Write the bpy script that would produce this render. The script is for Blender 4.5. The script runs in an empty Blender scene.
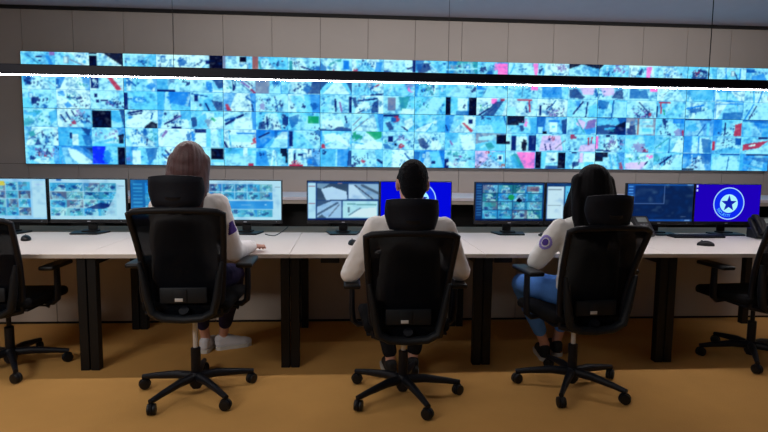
import bpy, bmesh, math, random
import numpy as np
from mathutils import Vector, Matrix, noise as mnoise

S = bpy.context.scene
COL = S.collection
PI = math.pi
R = math.radians

# ------------------------------------------------------------------ materials
def lin(c):
    return tuple((v / 12.92 if v <= .04045 else ((v + .055) / 1.055) ** 2.4) for v in c)

def mat(name, rgb, rough=.5, metal=0., bump=0., bscale=40., vary=0., vscale=6., spec=.5, alpha=1., stretch=None):
    m = bpy.data.materials.new(name); m.use_nodes = True
    nt = m.node_tree; b = nt.nodes['Principled BSDF']
    c = lin(rgb) + (1,)
    b.inputs['Base Color'].default_value = c
    b.inputs['Roughness'].default_value = rough
    b.inputs['Metallic'].default_value = metal
    b.inputs['Specular IOR Level'].default_value = spec
    b.inputs['Alpha'].default_value = alpha
    tc = nt.nodes.new('ShaderNodeTexCoord')
    src = tc.outputs['Object']
    if stretch:
        mp = nt.nodes.new('ShaderNodeMapping'); mp.inputs['Scale'].default_value = stretch
        nt.links.new(src, mp.inputs['Vector']); src = mp.outputs['Vector']
    if vary:
        n = nt.nodes.new('ShaderNodeTexNoise'); n.inputs['Scale'].default_value = vscale; n.inputs['Detail'].default_value = 5
        nt.links.new(src, n.inputs['Vector'])
        r = nt.nodes.new('ShaderNodeMapRange')
        r.inputs['From Min'].default_value = .3; r.inputs['From Max'].default_value = .7
        r.inputs['To Min'].default_value = 1 - vary; r.inputs['To Max'].default_value = 1 + vary
        nt.links.new(n.outputs['Fac'], r.inputs['Value'])
        v = nt.nodes.new('ShaderNodeVectorMath'); v.operation = 'SCALE'
        v.inputs[0].default_value = c[:3]
        nt.links.new(r.outputs['Result'], v.inputs['Scale'])
        nt.links.new(v.outputs['Vector'], b.inputs['Base Color'])
    if bump:
        n2 = nt.nodes.new('ShaderNodeTexNoise'); n2.inputs['Scale'].default_value = bscale; n2.inputs['Detail'].default_value = 4
        nt.links.new(src, n2.inputs['Vector'])
        bp = nt.nodes.new('ShaderNodeBump'); bp.inputs['Strength'].default_value = bump; bp.inputs['Distance'].default_value = .01
        nt.links.new(n2.outputs['Fac'], bp.inputs['Height'])
        nt.links.new(bp.outputs['Normal'], b.inputs['Normal'])
    return m

def emit(name, rgb, strength):
    m = bpy.data.materials.new(name); m.use_nodes = True
    nt = m.node_tree; nt.nodes.clear()
    o = nt.nodes.new('ShaderNodeOutputMaterial'); e = nt.nodes.new('ShaderNodeEmission')
    e.inputs['Color'].default_value = lin(rgb) + (1,); e.inputs['Strength'].default_value = strength
    nt.links.new(e.outputs[0], o.inputs['Surface'])
    return m

def screen_mat(name, strength):
    m = bpy.data.materials.new(name); m.use_nodes = True
    nt = m.node_tree; nt.nodes.clear()
    o = nt.nodes.new('ShaderNodeOutputMaterial'); e = nt.nodes.new('ShaderNodeEmission')
    a = nt.nodes.new('ShaderNodeAttribute'); a.attribute_name = 'picture'
    e.inputs['Strength'].default_value = strength
    nt.links.new(a.outputs['Color'], e.inputs['Color']); nt.links.new(e.outputs[0], o.inputs['Surface'])
    m.cycles.emission_sampling = 'NONE'
    return m

M = dict(
    wall=mat('wall panel laminate', (.665, .628, .600), .6, vary=.03, vscale=1.5),
    gap=mat('shadow gap', (.05, .045, .045), .8),
    ceiling=mat('painted ceiling', (.74, .71, .75), .9, vary=.02),
    carpet=mat('tan carpet', (.82, .625, .36), .95, bump=.5, bscale=350, vary=.09, vscale=1.6, spec=.1),
    top=mat('pale desk laminate', (.87, .845, .82), .6, vary=.015, vscale=3, spec=.25),
    edge=mat('desk edge band', (.80, .77, .73), .6, spec=.3),
    cabtop=mat('cabinet top laminate', (.60, .565, .50), .85, spec=.1),
    cab=mat('cream cabinet laminate', (.68, .64, .60), .55, vary=.03),
    counter=mat('white counter laminate', (.86, .84, .88), .4),
    black=mat('black powder coat', (.025, .03, .042), .5, bump=.1, bscale=200, spec=.3),
    rack=mat('black rack steel', (.035, .035, .045), .5),
    plastic=mat('black plastic', (.04, .046, .06), .45, spec=.35),
    gloss=mat('smooth black plastic', (.03, .033, .045), .5, spec=.3),
    chair=mat('chair nylon', (.035, .052, .09), .5, bump=.08, bscale=150, spec=.3),
    slate=mat('dark slate nylon', (.06, .08, .105), .55, spec=.3),
    fabric=mat('black seat fabric', (.03, .034, .05), .9, bump=.4, bscale=300, spec=.2),
    mesh=mat('black chair mesh', (.025, .038, .072), .8, bump=.3, bscale=500, spec=.1, alpha=.84),
    head=mat('headrest leatherette', (.028, .042, .09), .65, bump=.1, bscale=90, spec=.25),
    silver=mat('brushed silver', (.80, .80, .80), .45, metal=.25),
    white=mat('white cap plastic', (.8, .8, .8), .5),
    bar=mat('black anodised aluminium', (.035, .05, .13), .5, spec=.3),
    wire=mat('thin steel wire', (.25, .24, .25), .5, metal=.5),
    darkwire=mat('black power cord', (.03, .03, .05), .5),
    bezel=mat('monitor bezel', (.045, .05, .075), .35),
    badge=mat('grey badge', (.55, .56, .6), .4),
    wallbezel=mat('video wall bezel', (.02, .05, .10), .4),
    skin=mat('skin', (.80, .60, .52), .55, bump=.05, bscale=80),
    lip=mat('lips', (.62, .30, .30), .5),
    eye=mat('eye', (.90, .89, .87), .2),
    iris=mat('iris', (.12, .07, .05), .2),
    shirt=mat('white shirt cotton', (.94, .93, .925), .85, bump=.25, bscale=28, vary=.03, vscale=9, spec=.2),
    shirtg=mat('light grey shirt cotton', (.90, .90, .89), .85, bump=.25, bscale=28, vary=.03, vscale=9, spec=.2),
    purple=mat('purple patch', (.27, .17, .55), .8),
    lilac=mat('lilac patch', (.55, .50, .82), .8),
    navy=mat('navy trousers cotton', (.13, .115, .24), .85, bump=.3, bscale=30, spec=.2),
    denim=mat('blue denim', (.32, .53, .84), .85, bump=.4, bscale=120, vary=.12, vscale=12, spec=.2),
    darktr=mat('charcoal trousers', (.08, .08, .10), .85, bump=.3, bscale=40, spec=.2),
    hairb=mat('long brown hair', (.33, .225, .23), .5, bump=.3, bscale=60, vary=.25, vscale=14, stretch=(6, 6, .5)),
    hairk=mat('black hair', (.022, .02, .035), .75, bump=.2, bscale=60, stretch=(6, 6, .5), spec=.15),
    hairs=mat('short black hair', (.03, .03, .055), .8, bump=.9, bscale=160, spec=.15),
    shoew=mat('white sneaker canvas', (.80, .80, .82), .7, bump=.2, bscale=80),
    shoek=mat('black sneaker canvas', (.05, .05, .06), .8, bump=.2, bscale=80),
    sole=mat('white rubber', (.78, .77, .74), .6),
    phone=mat('dark grey phone plastic', (.12, .125, .14), .35),
    lcd=mat('grey phone display', (.45, .48, .48), .3),
    key=mat('phone keys', (.35, .36, .38), .5),
)
M['feed'] = screen_mat('camera feed picture', 1.08)
M['desk_feed'] = screen_mat('monitor picture', .88)
M['led'] = emit('led diffuser', (1., .965, .965), 58.)
M['violet'] = emit('violet desktop', (.115, .0, .72), 1.)
M['blue'] = emit('blue desktop', (.01, .03, .86), 1.)
M['em_blue'] = emit('emblem blue', (.05, .16, .93), 1.)
M['em_ring'] = emit('emblem pale blue', (.62, .80, 1.), 1.)
M['em_disc'] = emit('emblem pale cyan', (.66, .94, 1.), 1.)
M['em_star'] = emit('emblem star blue', (.06, .13, .70), 1.)
M['em_text'] = emit('emblem lettering', (.35, .75, 1.), 1.)
M['icon'] = emit('desktop icons', (.75, .85, 1.), .9)

# ------------------------------------------------------------------ mesh helpers
def link(name, me, m=None, parent=None):
    o = bpy.data.objects.new(name, me); COL.objects.link(o)
    if m: me.materials.append(m)
    if parent: o.parent = parent
    return o

def obj(name, bm, m, parent=None, smooth=False):
    bmesh.ops.recalc_face_normals(bm, faces=bm.faces)
    me = bpy.data.meshes.new(name); bm.to_mesh(me); bm.free()
    if smooth:
        me.polygons.foreach_set('use_smooth', [True] * len(me.polygons))
        try: me.set_sharp_from_angle(angle=R(40))
        except Exception: pass
    return link(name, me, m, parent)

def thing(name, label, cat, loc=(0, 0, 0), rz=0., group=None):
    o = bpy.data.objects.new(name, None); COL.objects.link(o)
    o.location = loc; o.rotation_euler = (0, 0, rz); o.empty_display_size = .1
    return tag(o, label, cat, group)

def tag(o, label, cat, group=None):
    o['label'] = label; o['category'] = cat
    if group: o['group'] = group
    return o

def struct(o, label, cat):
    o['kind'] = 'structure'; return tag(o, label, cat)

def box(bm, x0, x1, y0, y1, z0, z1, bev=0., seg=2, mtx=None):
    r = bmesh.ops.create_cube(bm, size=1.)
    vs = r['verts']
    for v in vs:
        v.co = Vector(((x0 + x1) / 2 + v.co.x * (x1 - x0), (y0 + y1) / 2 + v.co.y * (y1 - y0), (z0 + z1) / 2 + v.co.z * (z1 - z0)))
    allv = list(vs)
    if bev:
        es = list({e for v in vs for e in v.link_edges})
        g = bmesh.ops.bevel(bm, geom=es, offset=bev, segments=seg, affect='EDGES', profile=.5)
        allv = list({v for f in g['faces'] for v in f.verts} | {v for v in vs if v.is_valid})
    if mtx is not None:
        bmesh.ops.transform(bm, matrix=mtx, verts=allv)
    return allv

def boxb(x0, x1, y0, y1, z0, z1, bev=0., seg=2):
    bm = bmesh.new(); box(bm, x0, x1, y0, y1, z0, z1, bev, seg); return bm

def frame_at(d):
    d = d.normalized()
    u = Vector((0, 0, 1)) if abs(d.z) < .9 else Vector((0, 1, 0))
    a = d.cross(u).normalized(); b = a.cross(d).normalized()
    return a, b

def tube(bm, pts, rad, seg=10, closed=False, cap=True, flat=None):
    """sweep an ellipse along pts; rad: number or list; flat=(ra,rb) factors"""
    pts = [Vector(p) for p in pts]; n = len(pts)
    rad = rad if isinstance(rad, (list, tuple)) else [rad] * n
    fa, fb = flat or (1, 1)
    rings = []; a = None
    for i, p in enumerate(pts):
        if closed: d = pts[(i + 1) % n] - pts[i - 1]
        else: d = pts[min(i + 1, n - 1)] - pts[max(i - 1, 0)]
        d.normalize()
        if a is None: a, b = frame_at(d)
        else:
            a = (a - d * a.dot(d)).normalized(); b = a.cross(d).normalized()
        rings.append([bm.verts.new(p + (a * math.cos(t) * fa + b * math.sin(t) * fb) * rad[i]) for t in [2 * PI * k / seg for k in range(seg)]])
    m = n if closed else n - 1
    for i in range(m):
        r0, r1 = rings[i], rings[(i + 1) % n]
        for k in range(seg):
            bm.faces.new((r0[k], r0[(k + 1) % seg], r1[(k + 1) % seg], r1[k]))
    if cap and not closed:
        bm.faces.new(list(reversed(rings[0]))); bm.faces.new(rings[-1])

def lathe(bm, prof, seg=20, c=(0, 0, 0), axis='z'):
    c = Vector(c); rings = []
    for r, h in prof:
        ring = []
        for k in range(seg):
            t = 2 * PI * k / seg
            v = Vector((r * math.cos(t), r * math.sin(t), h))
            if axis == 'x': v = Vector((v.z, v.x, v.y))
            if axis == 'y': v = Vector((v.x, v.z, v.y))
            ring.append(bm.verts.new(c + v))
        rings.append(ring)
    for a, b in zip(rings, rings[1:]):
        for k in range(seg): bm.faces.new((a[k], a[(k + 1) % seg], b[(k + 1) % seg], b[k]))
    bm.faces.new(list(reversed(rings[0]))); bm.faces.new(rings[-1])

def prism(bm, pts, y0, y1):
    """extrude polygon given in x,z between two y values"""
    a = [bm.verts.new((x, y0, z)) for x, z in pts]; b = [bm.verts.new((x, y1, z)) for x, z in pts]
    n = len(pts)
    bm.faces.new(a); bm.faces.new(list(reversed(b)))
    for i in range(n): bm.faces.new((a[i], b[i], b[(i + 1) % n], a[(i + 1) % n]))

def slab(bm, pts, z0, z1):
    """extrude polygon given in x,y between two z values"""
    a = [bm.verts.new((x, y, z0)) for x, y in pts]; b = [bm.verts.new((x, y, z1)) for x, y in pts]
    n = len(pts)
    bm.faces.new(list(reversed(a))); bm.faces.new(b)
    for i in range(n): bm.faces.new((a[i], a[(i + 1) % n], b[(i + 1) % n], b[i]))

def dup(o, parent=None):
    c = o.copy(); COL.objects.link(c)
    if parent: c.parent = parent
    for ch in list(o.children): dup(ch, c)
    return c

# ------------------------------------------------------------------ solid bodies from round cones
def rcone(bm, p0, r0, p1, r1, seg=14):
    p0, p1 = Vector(p0), Vector(p1); d = p1 - p0; L = d.length
    if L < 1e-6: d = Vector((0, 0, 1))
    d = d.normalized(); a, b = frame_at(d)
    prof = []
    for i in range(1, 6): t = -PI / 2 + i * PI / 10; prof.append((p0 + d * r0 * math.sin(t), r0 * math.cos(t)))
    for i in range(5): t = i * PI / 10; prof.append((p1 + d * r1 * math.sin(t), r1 * math.cos(t)))
    rings = [[bm.verts.new(c + (a * math.cos(2 * PI * k / seg) + b * math.sin(2 * PI * k / seg)) * r) for k in range(seg)] for c, r in prof]
    for x, y in zip(rings, rings[1:]):
        for k in range(seg): bm.faces.new((x[k], x[(k + 1) % seg], y[(k + 1) % seg], y[k]))
    bm.faces.new(list(reversed(rings[0]))); bm.faces.new(rings[-1])

def ell(bm, c, r, rot=None):
    g = bmesh.ops.create_uvsphere(bm, u_segments=20, v_segments=14, radius=1.)
    m = Matrix.Translation(c) @ (rot or Matrix.Identity(4)) @ Matrix.Diagonal((r[0], r[1], r[2], 1))
    bmesh.ops.transform(bm, matrix=m, verts=g['verts'])

def chain(prims, pts, rs):
    for i in range(len(pts) - 1): prims.append(('c', pts[i], rs[i], pts[i + 1], rs[i + 1]))

def solid(name, prims, voxel, m, parent, smooth=4, crumple=0., cscale=14., strands=None, cut=None):
    bm = bmesh.new()
    for p in prims:
        if p[0] == 'c': rcone(bm, *p[1:])
        else: ell(bm, *p[1:])
    bmesh.ops.recalc_face_normals(bm, faces=bm.faces)
    me = bpy.data.meshes.new(name + ' raw'); bm.to_mesh(me); bm.free()
    o = bpy.data.objects.new(name + ' raw', me); COL.objects.link(o)
    md = o.modifiers.new('r', 'REMESH'); md.mode = 'VOXEL'; md.voxel_size = voxel
    if smooth:
        sm = o.modifiers.new('s', 'SMOOTH'); sm.factor = .5; sm.iterations = smooth
    dg = bpy.context.evaluated_depsgraph_get()
    out = bpy.data.meshes.new_from_object(o.evaluated_get(dg), depsgraph=dg)
    bpy.data.objects.remove(o); bpy.data.meshes.remove(me)
    if crumple or strands or cut:
        b2 = bmesh.new(); b2.from_mesh(out); b2.normal_update()
        for v in b2.verts:
            if crumple:
                p = v.co * cscale
                d = mnoise.noise(Vector((p.x, p.y, p.z * .8))) + .5 * mnoise.noise(p * 2.3)
                v.co += v.normal * d * crumple
            if strands:
                amp, f, c = strands
                t = math.atan2(v.co.x - c[0], v.co.y - c[1])
                v.co += v.normal * amp * (math.sin(t * f + 2 * mnoise.noise(v.co * 6)) + .6 * math.sin(t * f * 2.7 + v.co.z * 4))
        if cut: cut(b2)
        b2.to_mesh(out); b2.free()
    out.name = name
    out.polygons.foreach_set('use_smooth', [True] * len(out.polygons))
    out.materials.clear()
    return link(name, out, m, parent)

# ------------------------------------------------------------------ pictures on the screens
class Pic:
    def __init__(s, w, h, bg):
        s.w, s.h = w, h
        s.a = np.zeros((h, w, 3)); s.a[:] = bg
        s.U, s.V = np.meshgrid((np.arange(w) + .5) / w, (np.arange(h) + .5) / h)
    def put(s, k, c, al=1.):
        s.a[k] = s.a[k] * (1 - al) + np.array(c) * al
    def rect(s, c, u0, v0, u1, v1, al=1.): s.put((s.U >= u0) & (s.U < u1) & (s.V >= v0) & (s.V < v1), c, al)
    def ellipse(s, c, u, v, ru, rv, al=1.): s.put(((s.U - u) / ru) ** 2 + ((s.V - v) / rv) ** 2 < 1, c, al)
    def poly(s, c, pts, al=1.):
        k = np.zeros(s.U.shape, bool); n = len(pts)
        for i in range(n):
            (x0, y0), (x1, y1) = pts[i], pts[(i + 1) % n]
            if y0 == y1: continue
            k ^= ((s.V < y0) != (s.V < y1)) & (s.U < x0 + (s.V - y0) * (x1 - x0) / (y1 - y0))
        s.put(k, c, al)
    def line(s, c, u0, v0, u1, v1, w, al=1.):
        asp = s.w / s.h
        dx, dy = (u1 - u0) * asp, v1 - v0; L = max(dx * dx + dy * dy, 1e-9)
        px, py = (s.U - u0) * asp, s.V - v0
        t = np.clip((px * dx + py * dy) / L, 0, 1)
        s.put((px - t * dx) ** 2 + (py - t * dy) ** 2 < (w / 2) ** 2, c, al)

PAL = dict(W=(.78, 1., 1.), w=(.58, .93, 1.), C=(.36, .84, 1.), c=(.22, .70, .95), B=(.07, .50, .92), b=(.05, .34, .70), D=(.03, .12, .42),
           K=(.01, .02, .14), R=(.68, .16, .30), P=(1., .48, .86), G=(.06, .62, .42), g=(.45, .52, .66), n=(.58, .36, .36), U=(.02, .10, 1.),
           T=(.15, .60, .68), l=(.85, .78, .98), V=(.48, .40, .72))

def scene_bits(p, x0, y0, x1, y1, rnd, dens=1., pal='WCcBbD'):
    """a small street or corridor view: floor wedge, far band, scattered dark figures"""
    X = lambda u: x0 + u * (x1 - x0)
    Y = lambda v: y0 + v * (y1 - y0)
    light = [PAL['W'], PAL['w'], PAL['w'], PAL['C']]
    vp = rnd.uniform(.1, .9)
    p.poly(rnd.choice(light), [(X(max(0, vp - .15)), Y(.1)), (X(min(1, vp + .2)), Y(.1)), (X(rnd.uniform(.7, 1)), Y(1)), (X(rnd.uniform(0, .3)), Y(1))], .7)
    if rnd.random() < .6:
        q = rnd.choice([0, 1]); c = PAL[rnd.choice('CcB')]
        e = rnd.uniform(.15, .4)
        p.poly(c, [(X(q), Y(0)), (X(abs(q - e)), Y(0)), (X(abs(q - e * rnd.uniform(.1, .9))), Y(1)), (X(q), Y(1))], .6)
    hpx = (y1 - y0) * p.h
    wl = max(.8, .05 * hpx) / p.h
    for _ in range(int(4 * dens)):                                  # wall edges, kerbs and counters running to the vanishing point
        u, v = rnd.uniform(.02, .98), rnd.uniform(.5, .97)
        e = rnd.uniform(.3, .9)
        p.line(PAL[rnd.choice('cBbgDT')], X(u), Y(v), X(u + (vp - u) * e), Y(v + (.08 - v) * e), wl, .55)
    for _ in range(int(2.4 * dens + .5)):                           # rows of desks, crates or cars
        u, v = rnd.uniform(.05, .7), rnd.uniform(.12, .75)
        du, dv = rnd.uniform(.07, .13), rnd.uniform(-.07, .09)
        w_, h_, sk = rnd.uniform(.03, .07), rnd.uniform(.07, .16), rnd.uniform(-.04, .04)
        c = PAL[rnd.choice('DDbbBT')]
        for q in range(rnd.randint(2, 6)):
            uu, vv = u + q * du, v + q * dv
            if not (0.01 < uu and uu + w_ + abs(sk) < .98 and .02 < vv and vv + h_ < .96): break
            p.poly(c, [(X(uu), Y(vv)), (X(uu + w_), Y(vv)), (X(uu + w_ + sk), Y(vv + h_)), (X(uu + sk), Y(vv + h_))], rnd.uniform(.6, .95))
            if rnd.random() < .5: p.line(PAL['W'], X(uu), Y(vv), X(uu + w_), Y(vv), wl * .8, .8)
    for _ in range(int(6 * dens)):                                  # people and small objects
        u, v = rnd.uniform(.06, .94), min(.88, max(.1, rnd.gauss(.42, .26)))
        sz = rnd.uniform(.02, .05)
        ru, rv = sz * rnd.uniform(.5, 1.3) * (x1 - x0), sz * rnd.uniform(1., 2.2) * (y1 - y0)
        p.ellipse(PAL[rnd.choice('BbbDDDcT')], X(u), Y(v), ru, rv, rnd.uniform(.5, .95))
    if rnd.random() < .5 * dens:                                    # a doorway or window
        u, v = rnd.uniform(.1, .75), rnd.uniform(.05, .3)
        p.rect(PAL[rnd.choice('cBbg')], X(u), Y(v), X(u + .14), Y(v + .34), .75); p.rect(PAL['W'], X(u + .025), Y(v + .05), X(u + .115), Y(v + .30), .8)
    for _ in range(int(3 * dens)):
        u, v = rnd.uniform(.05, .9), rnd.uniform(.05, .9)
        p.ellipse(PAL['W'], X(u), Y(v), .05 * (x1 - x0), .06 * (y1 - y0), .7)

def soften(a):
    q = np.pad(a, ((1, 1), (1, 1), (0, 0)), 'edge')
    return .36 * q[1:-1, 1:-1] + .12 * (q[:-2, 1:-1] + q[2:, 1:-1] + q[1:-1, :-2] + q[1:-1, 2:]) + .04 * (q[:-2, :-2] + q[2:, :-2] + q[:-2, 2:] + q[2:, 2:])

def grain(p, rnd, amt):
    r = np.random.RandomState(rnd.randrange(1 << 30)); h, w = p.U.shape; n = np.zeros((h, w))
    for sx, sy, k in ((5, 4, .5), (10, 7, .7), (20, 13, .8)):
        g = r.rand(sy + 2, sx + 2) - .5
        x = p.U * sx; y = p.V * sy; i = x.astype(int); j = y.astype(int); fx, fy = x - i, y - j
        n += k * (g[j, i] * (1 - fx) * (1 - fy) + g[j, i + 1] * fx * (1 - fy) + g[j + 1, i] * (1 - fx) * fy + g[j + 1, i + 1] * fx * fy)
    t = np.clip(-n * 2.2 - .1, 0, 1)[..., None]
    p.a = p.a * (1 - amt * 2.4 * t) + np.array(PAL['b']) * amt * 2.4 * t
    t = np.clip(n * 2 - .15, 0, 1)[..., None]
    p.a = p.a * (1 - amt * 2 * t) + np.array(PAL['W']) * amt * 2 * t

FW, FH = 44, 25
def feed(spec, seed):
    """spec: background letter then shapes: r c u0 v0 u1 v1 | e c u v ru rv | p c u v u v ... | l c u0 v0 u1 v1 w ; numbers in hundredths"""
    rnd = random.Random(seed)
    toks = [t.strip() for t in spec.split(';')]
    bg = toks[0].split()
    dens = float(bg[1]) if len(bg) > 1 else 1.
    p = Pic(FW, FH, PAL[bg[0]])
    if bg[0] not in 'K':
        t = np.clip(p.U * rnd.uniform(-1, 1) + p.V * rnd.uniform(-.6, 1) + .2, 0, 1)[..., None]
        p.a = p.a * (1 - .45 * t) + np.array(PAL[rnd.choice('WwwC')]) * .45 * t
        if dens > 0: scene_bits(p, 0, 0, 1, 1, rnd, dens)
        grain(p, rnd, .22)
    g = np.random.RandomState(seed)
    wu, wv = [sum(k * np.kron(g.rand(-(-FH // a), -(-FW // a)) - .5, np.ones((a, a)))[:FH, :FW] for a, k in ((6, .07), (3, .09), (1, .03))) for _ in (0, 1)]
    wv = wv * 1.5
    for t in toks[1:]:
        q = t.split()
        if not q: continue
        c = PAL[q[1]]; n = [float(v) / 100 for v in q[2:]]
        warped = q[0] in 'ex'
        if warped: p.U, p.V = p.U + wu, p.V + wv
        if q[0] == 'r': p.rect(c, *n)
        elif q[0] == 'e': p.ellipse(c, *n, .85 if q[1] not in 'VTg' else .6)
        elif q[0] == 'p': p.poly(c, list(zip(n[0::2], n[1::2])), .72 if q[1] in 'BbDc' else .92)
        elif q[0] == 'l': p.line(c, *n)
        elif q[0] == 'x':                       # scatter of small dark marks
            u0, v0, u1, v1 = n[:4]
            for _ in range(int(n[4] * 100)):
                u, v = rnd.uniform(u0, u1), rnd.uniform(v0, v1)
                p.ellipse(c, u, v, rnd.uniform(.015, .04), rnd.uniform(.03, .09), .8)
        if warped: p.U, p.V = p.U - wu, p.V - wv
    grain(p, rnd, .12)
    p.a = soften(p.a)
    p.rect(PAL['b'], 0, .965, 1, 1, .2)
    p.rect(PAL['b'], .985, 0, 1, 1, .12)
    return p.a

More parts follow.
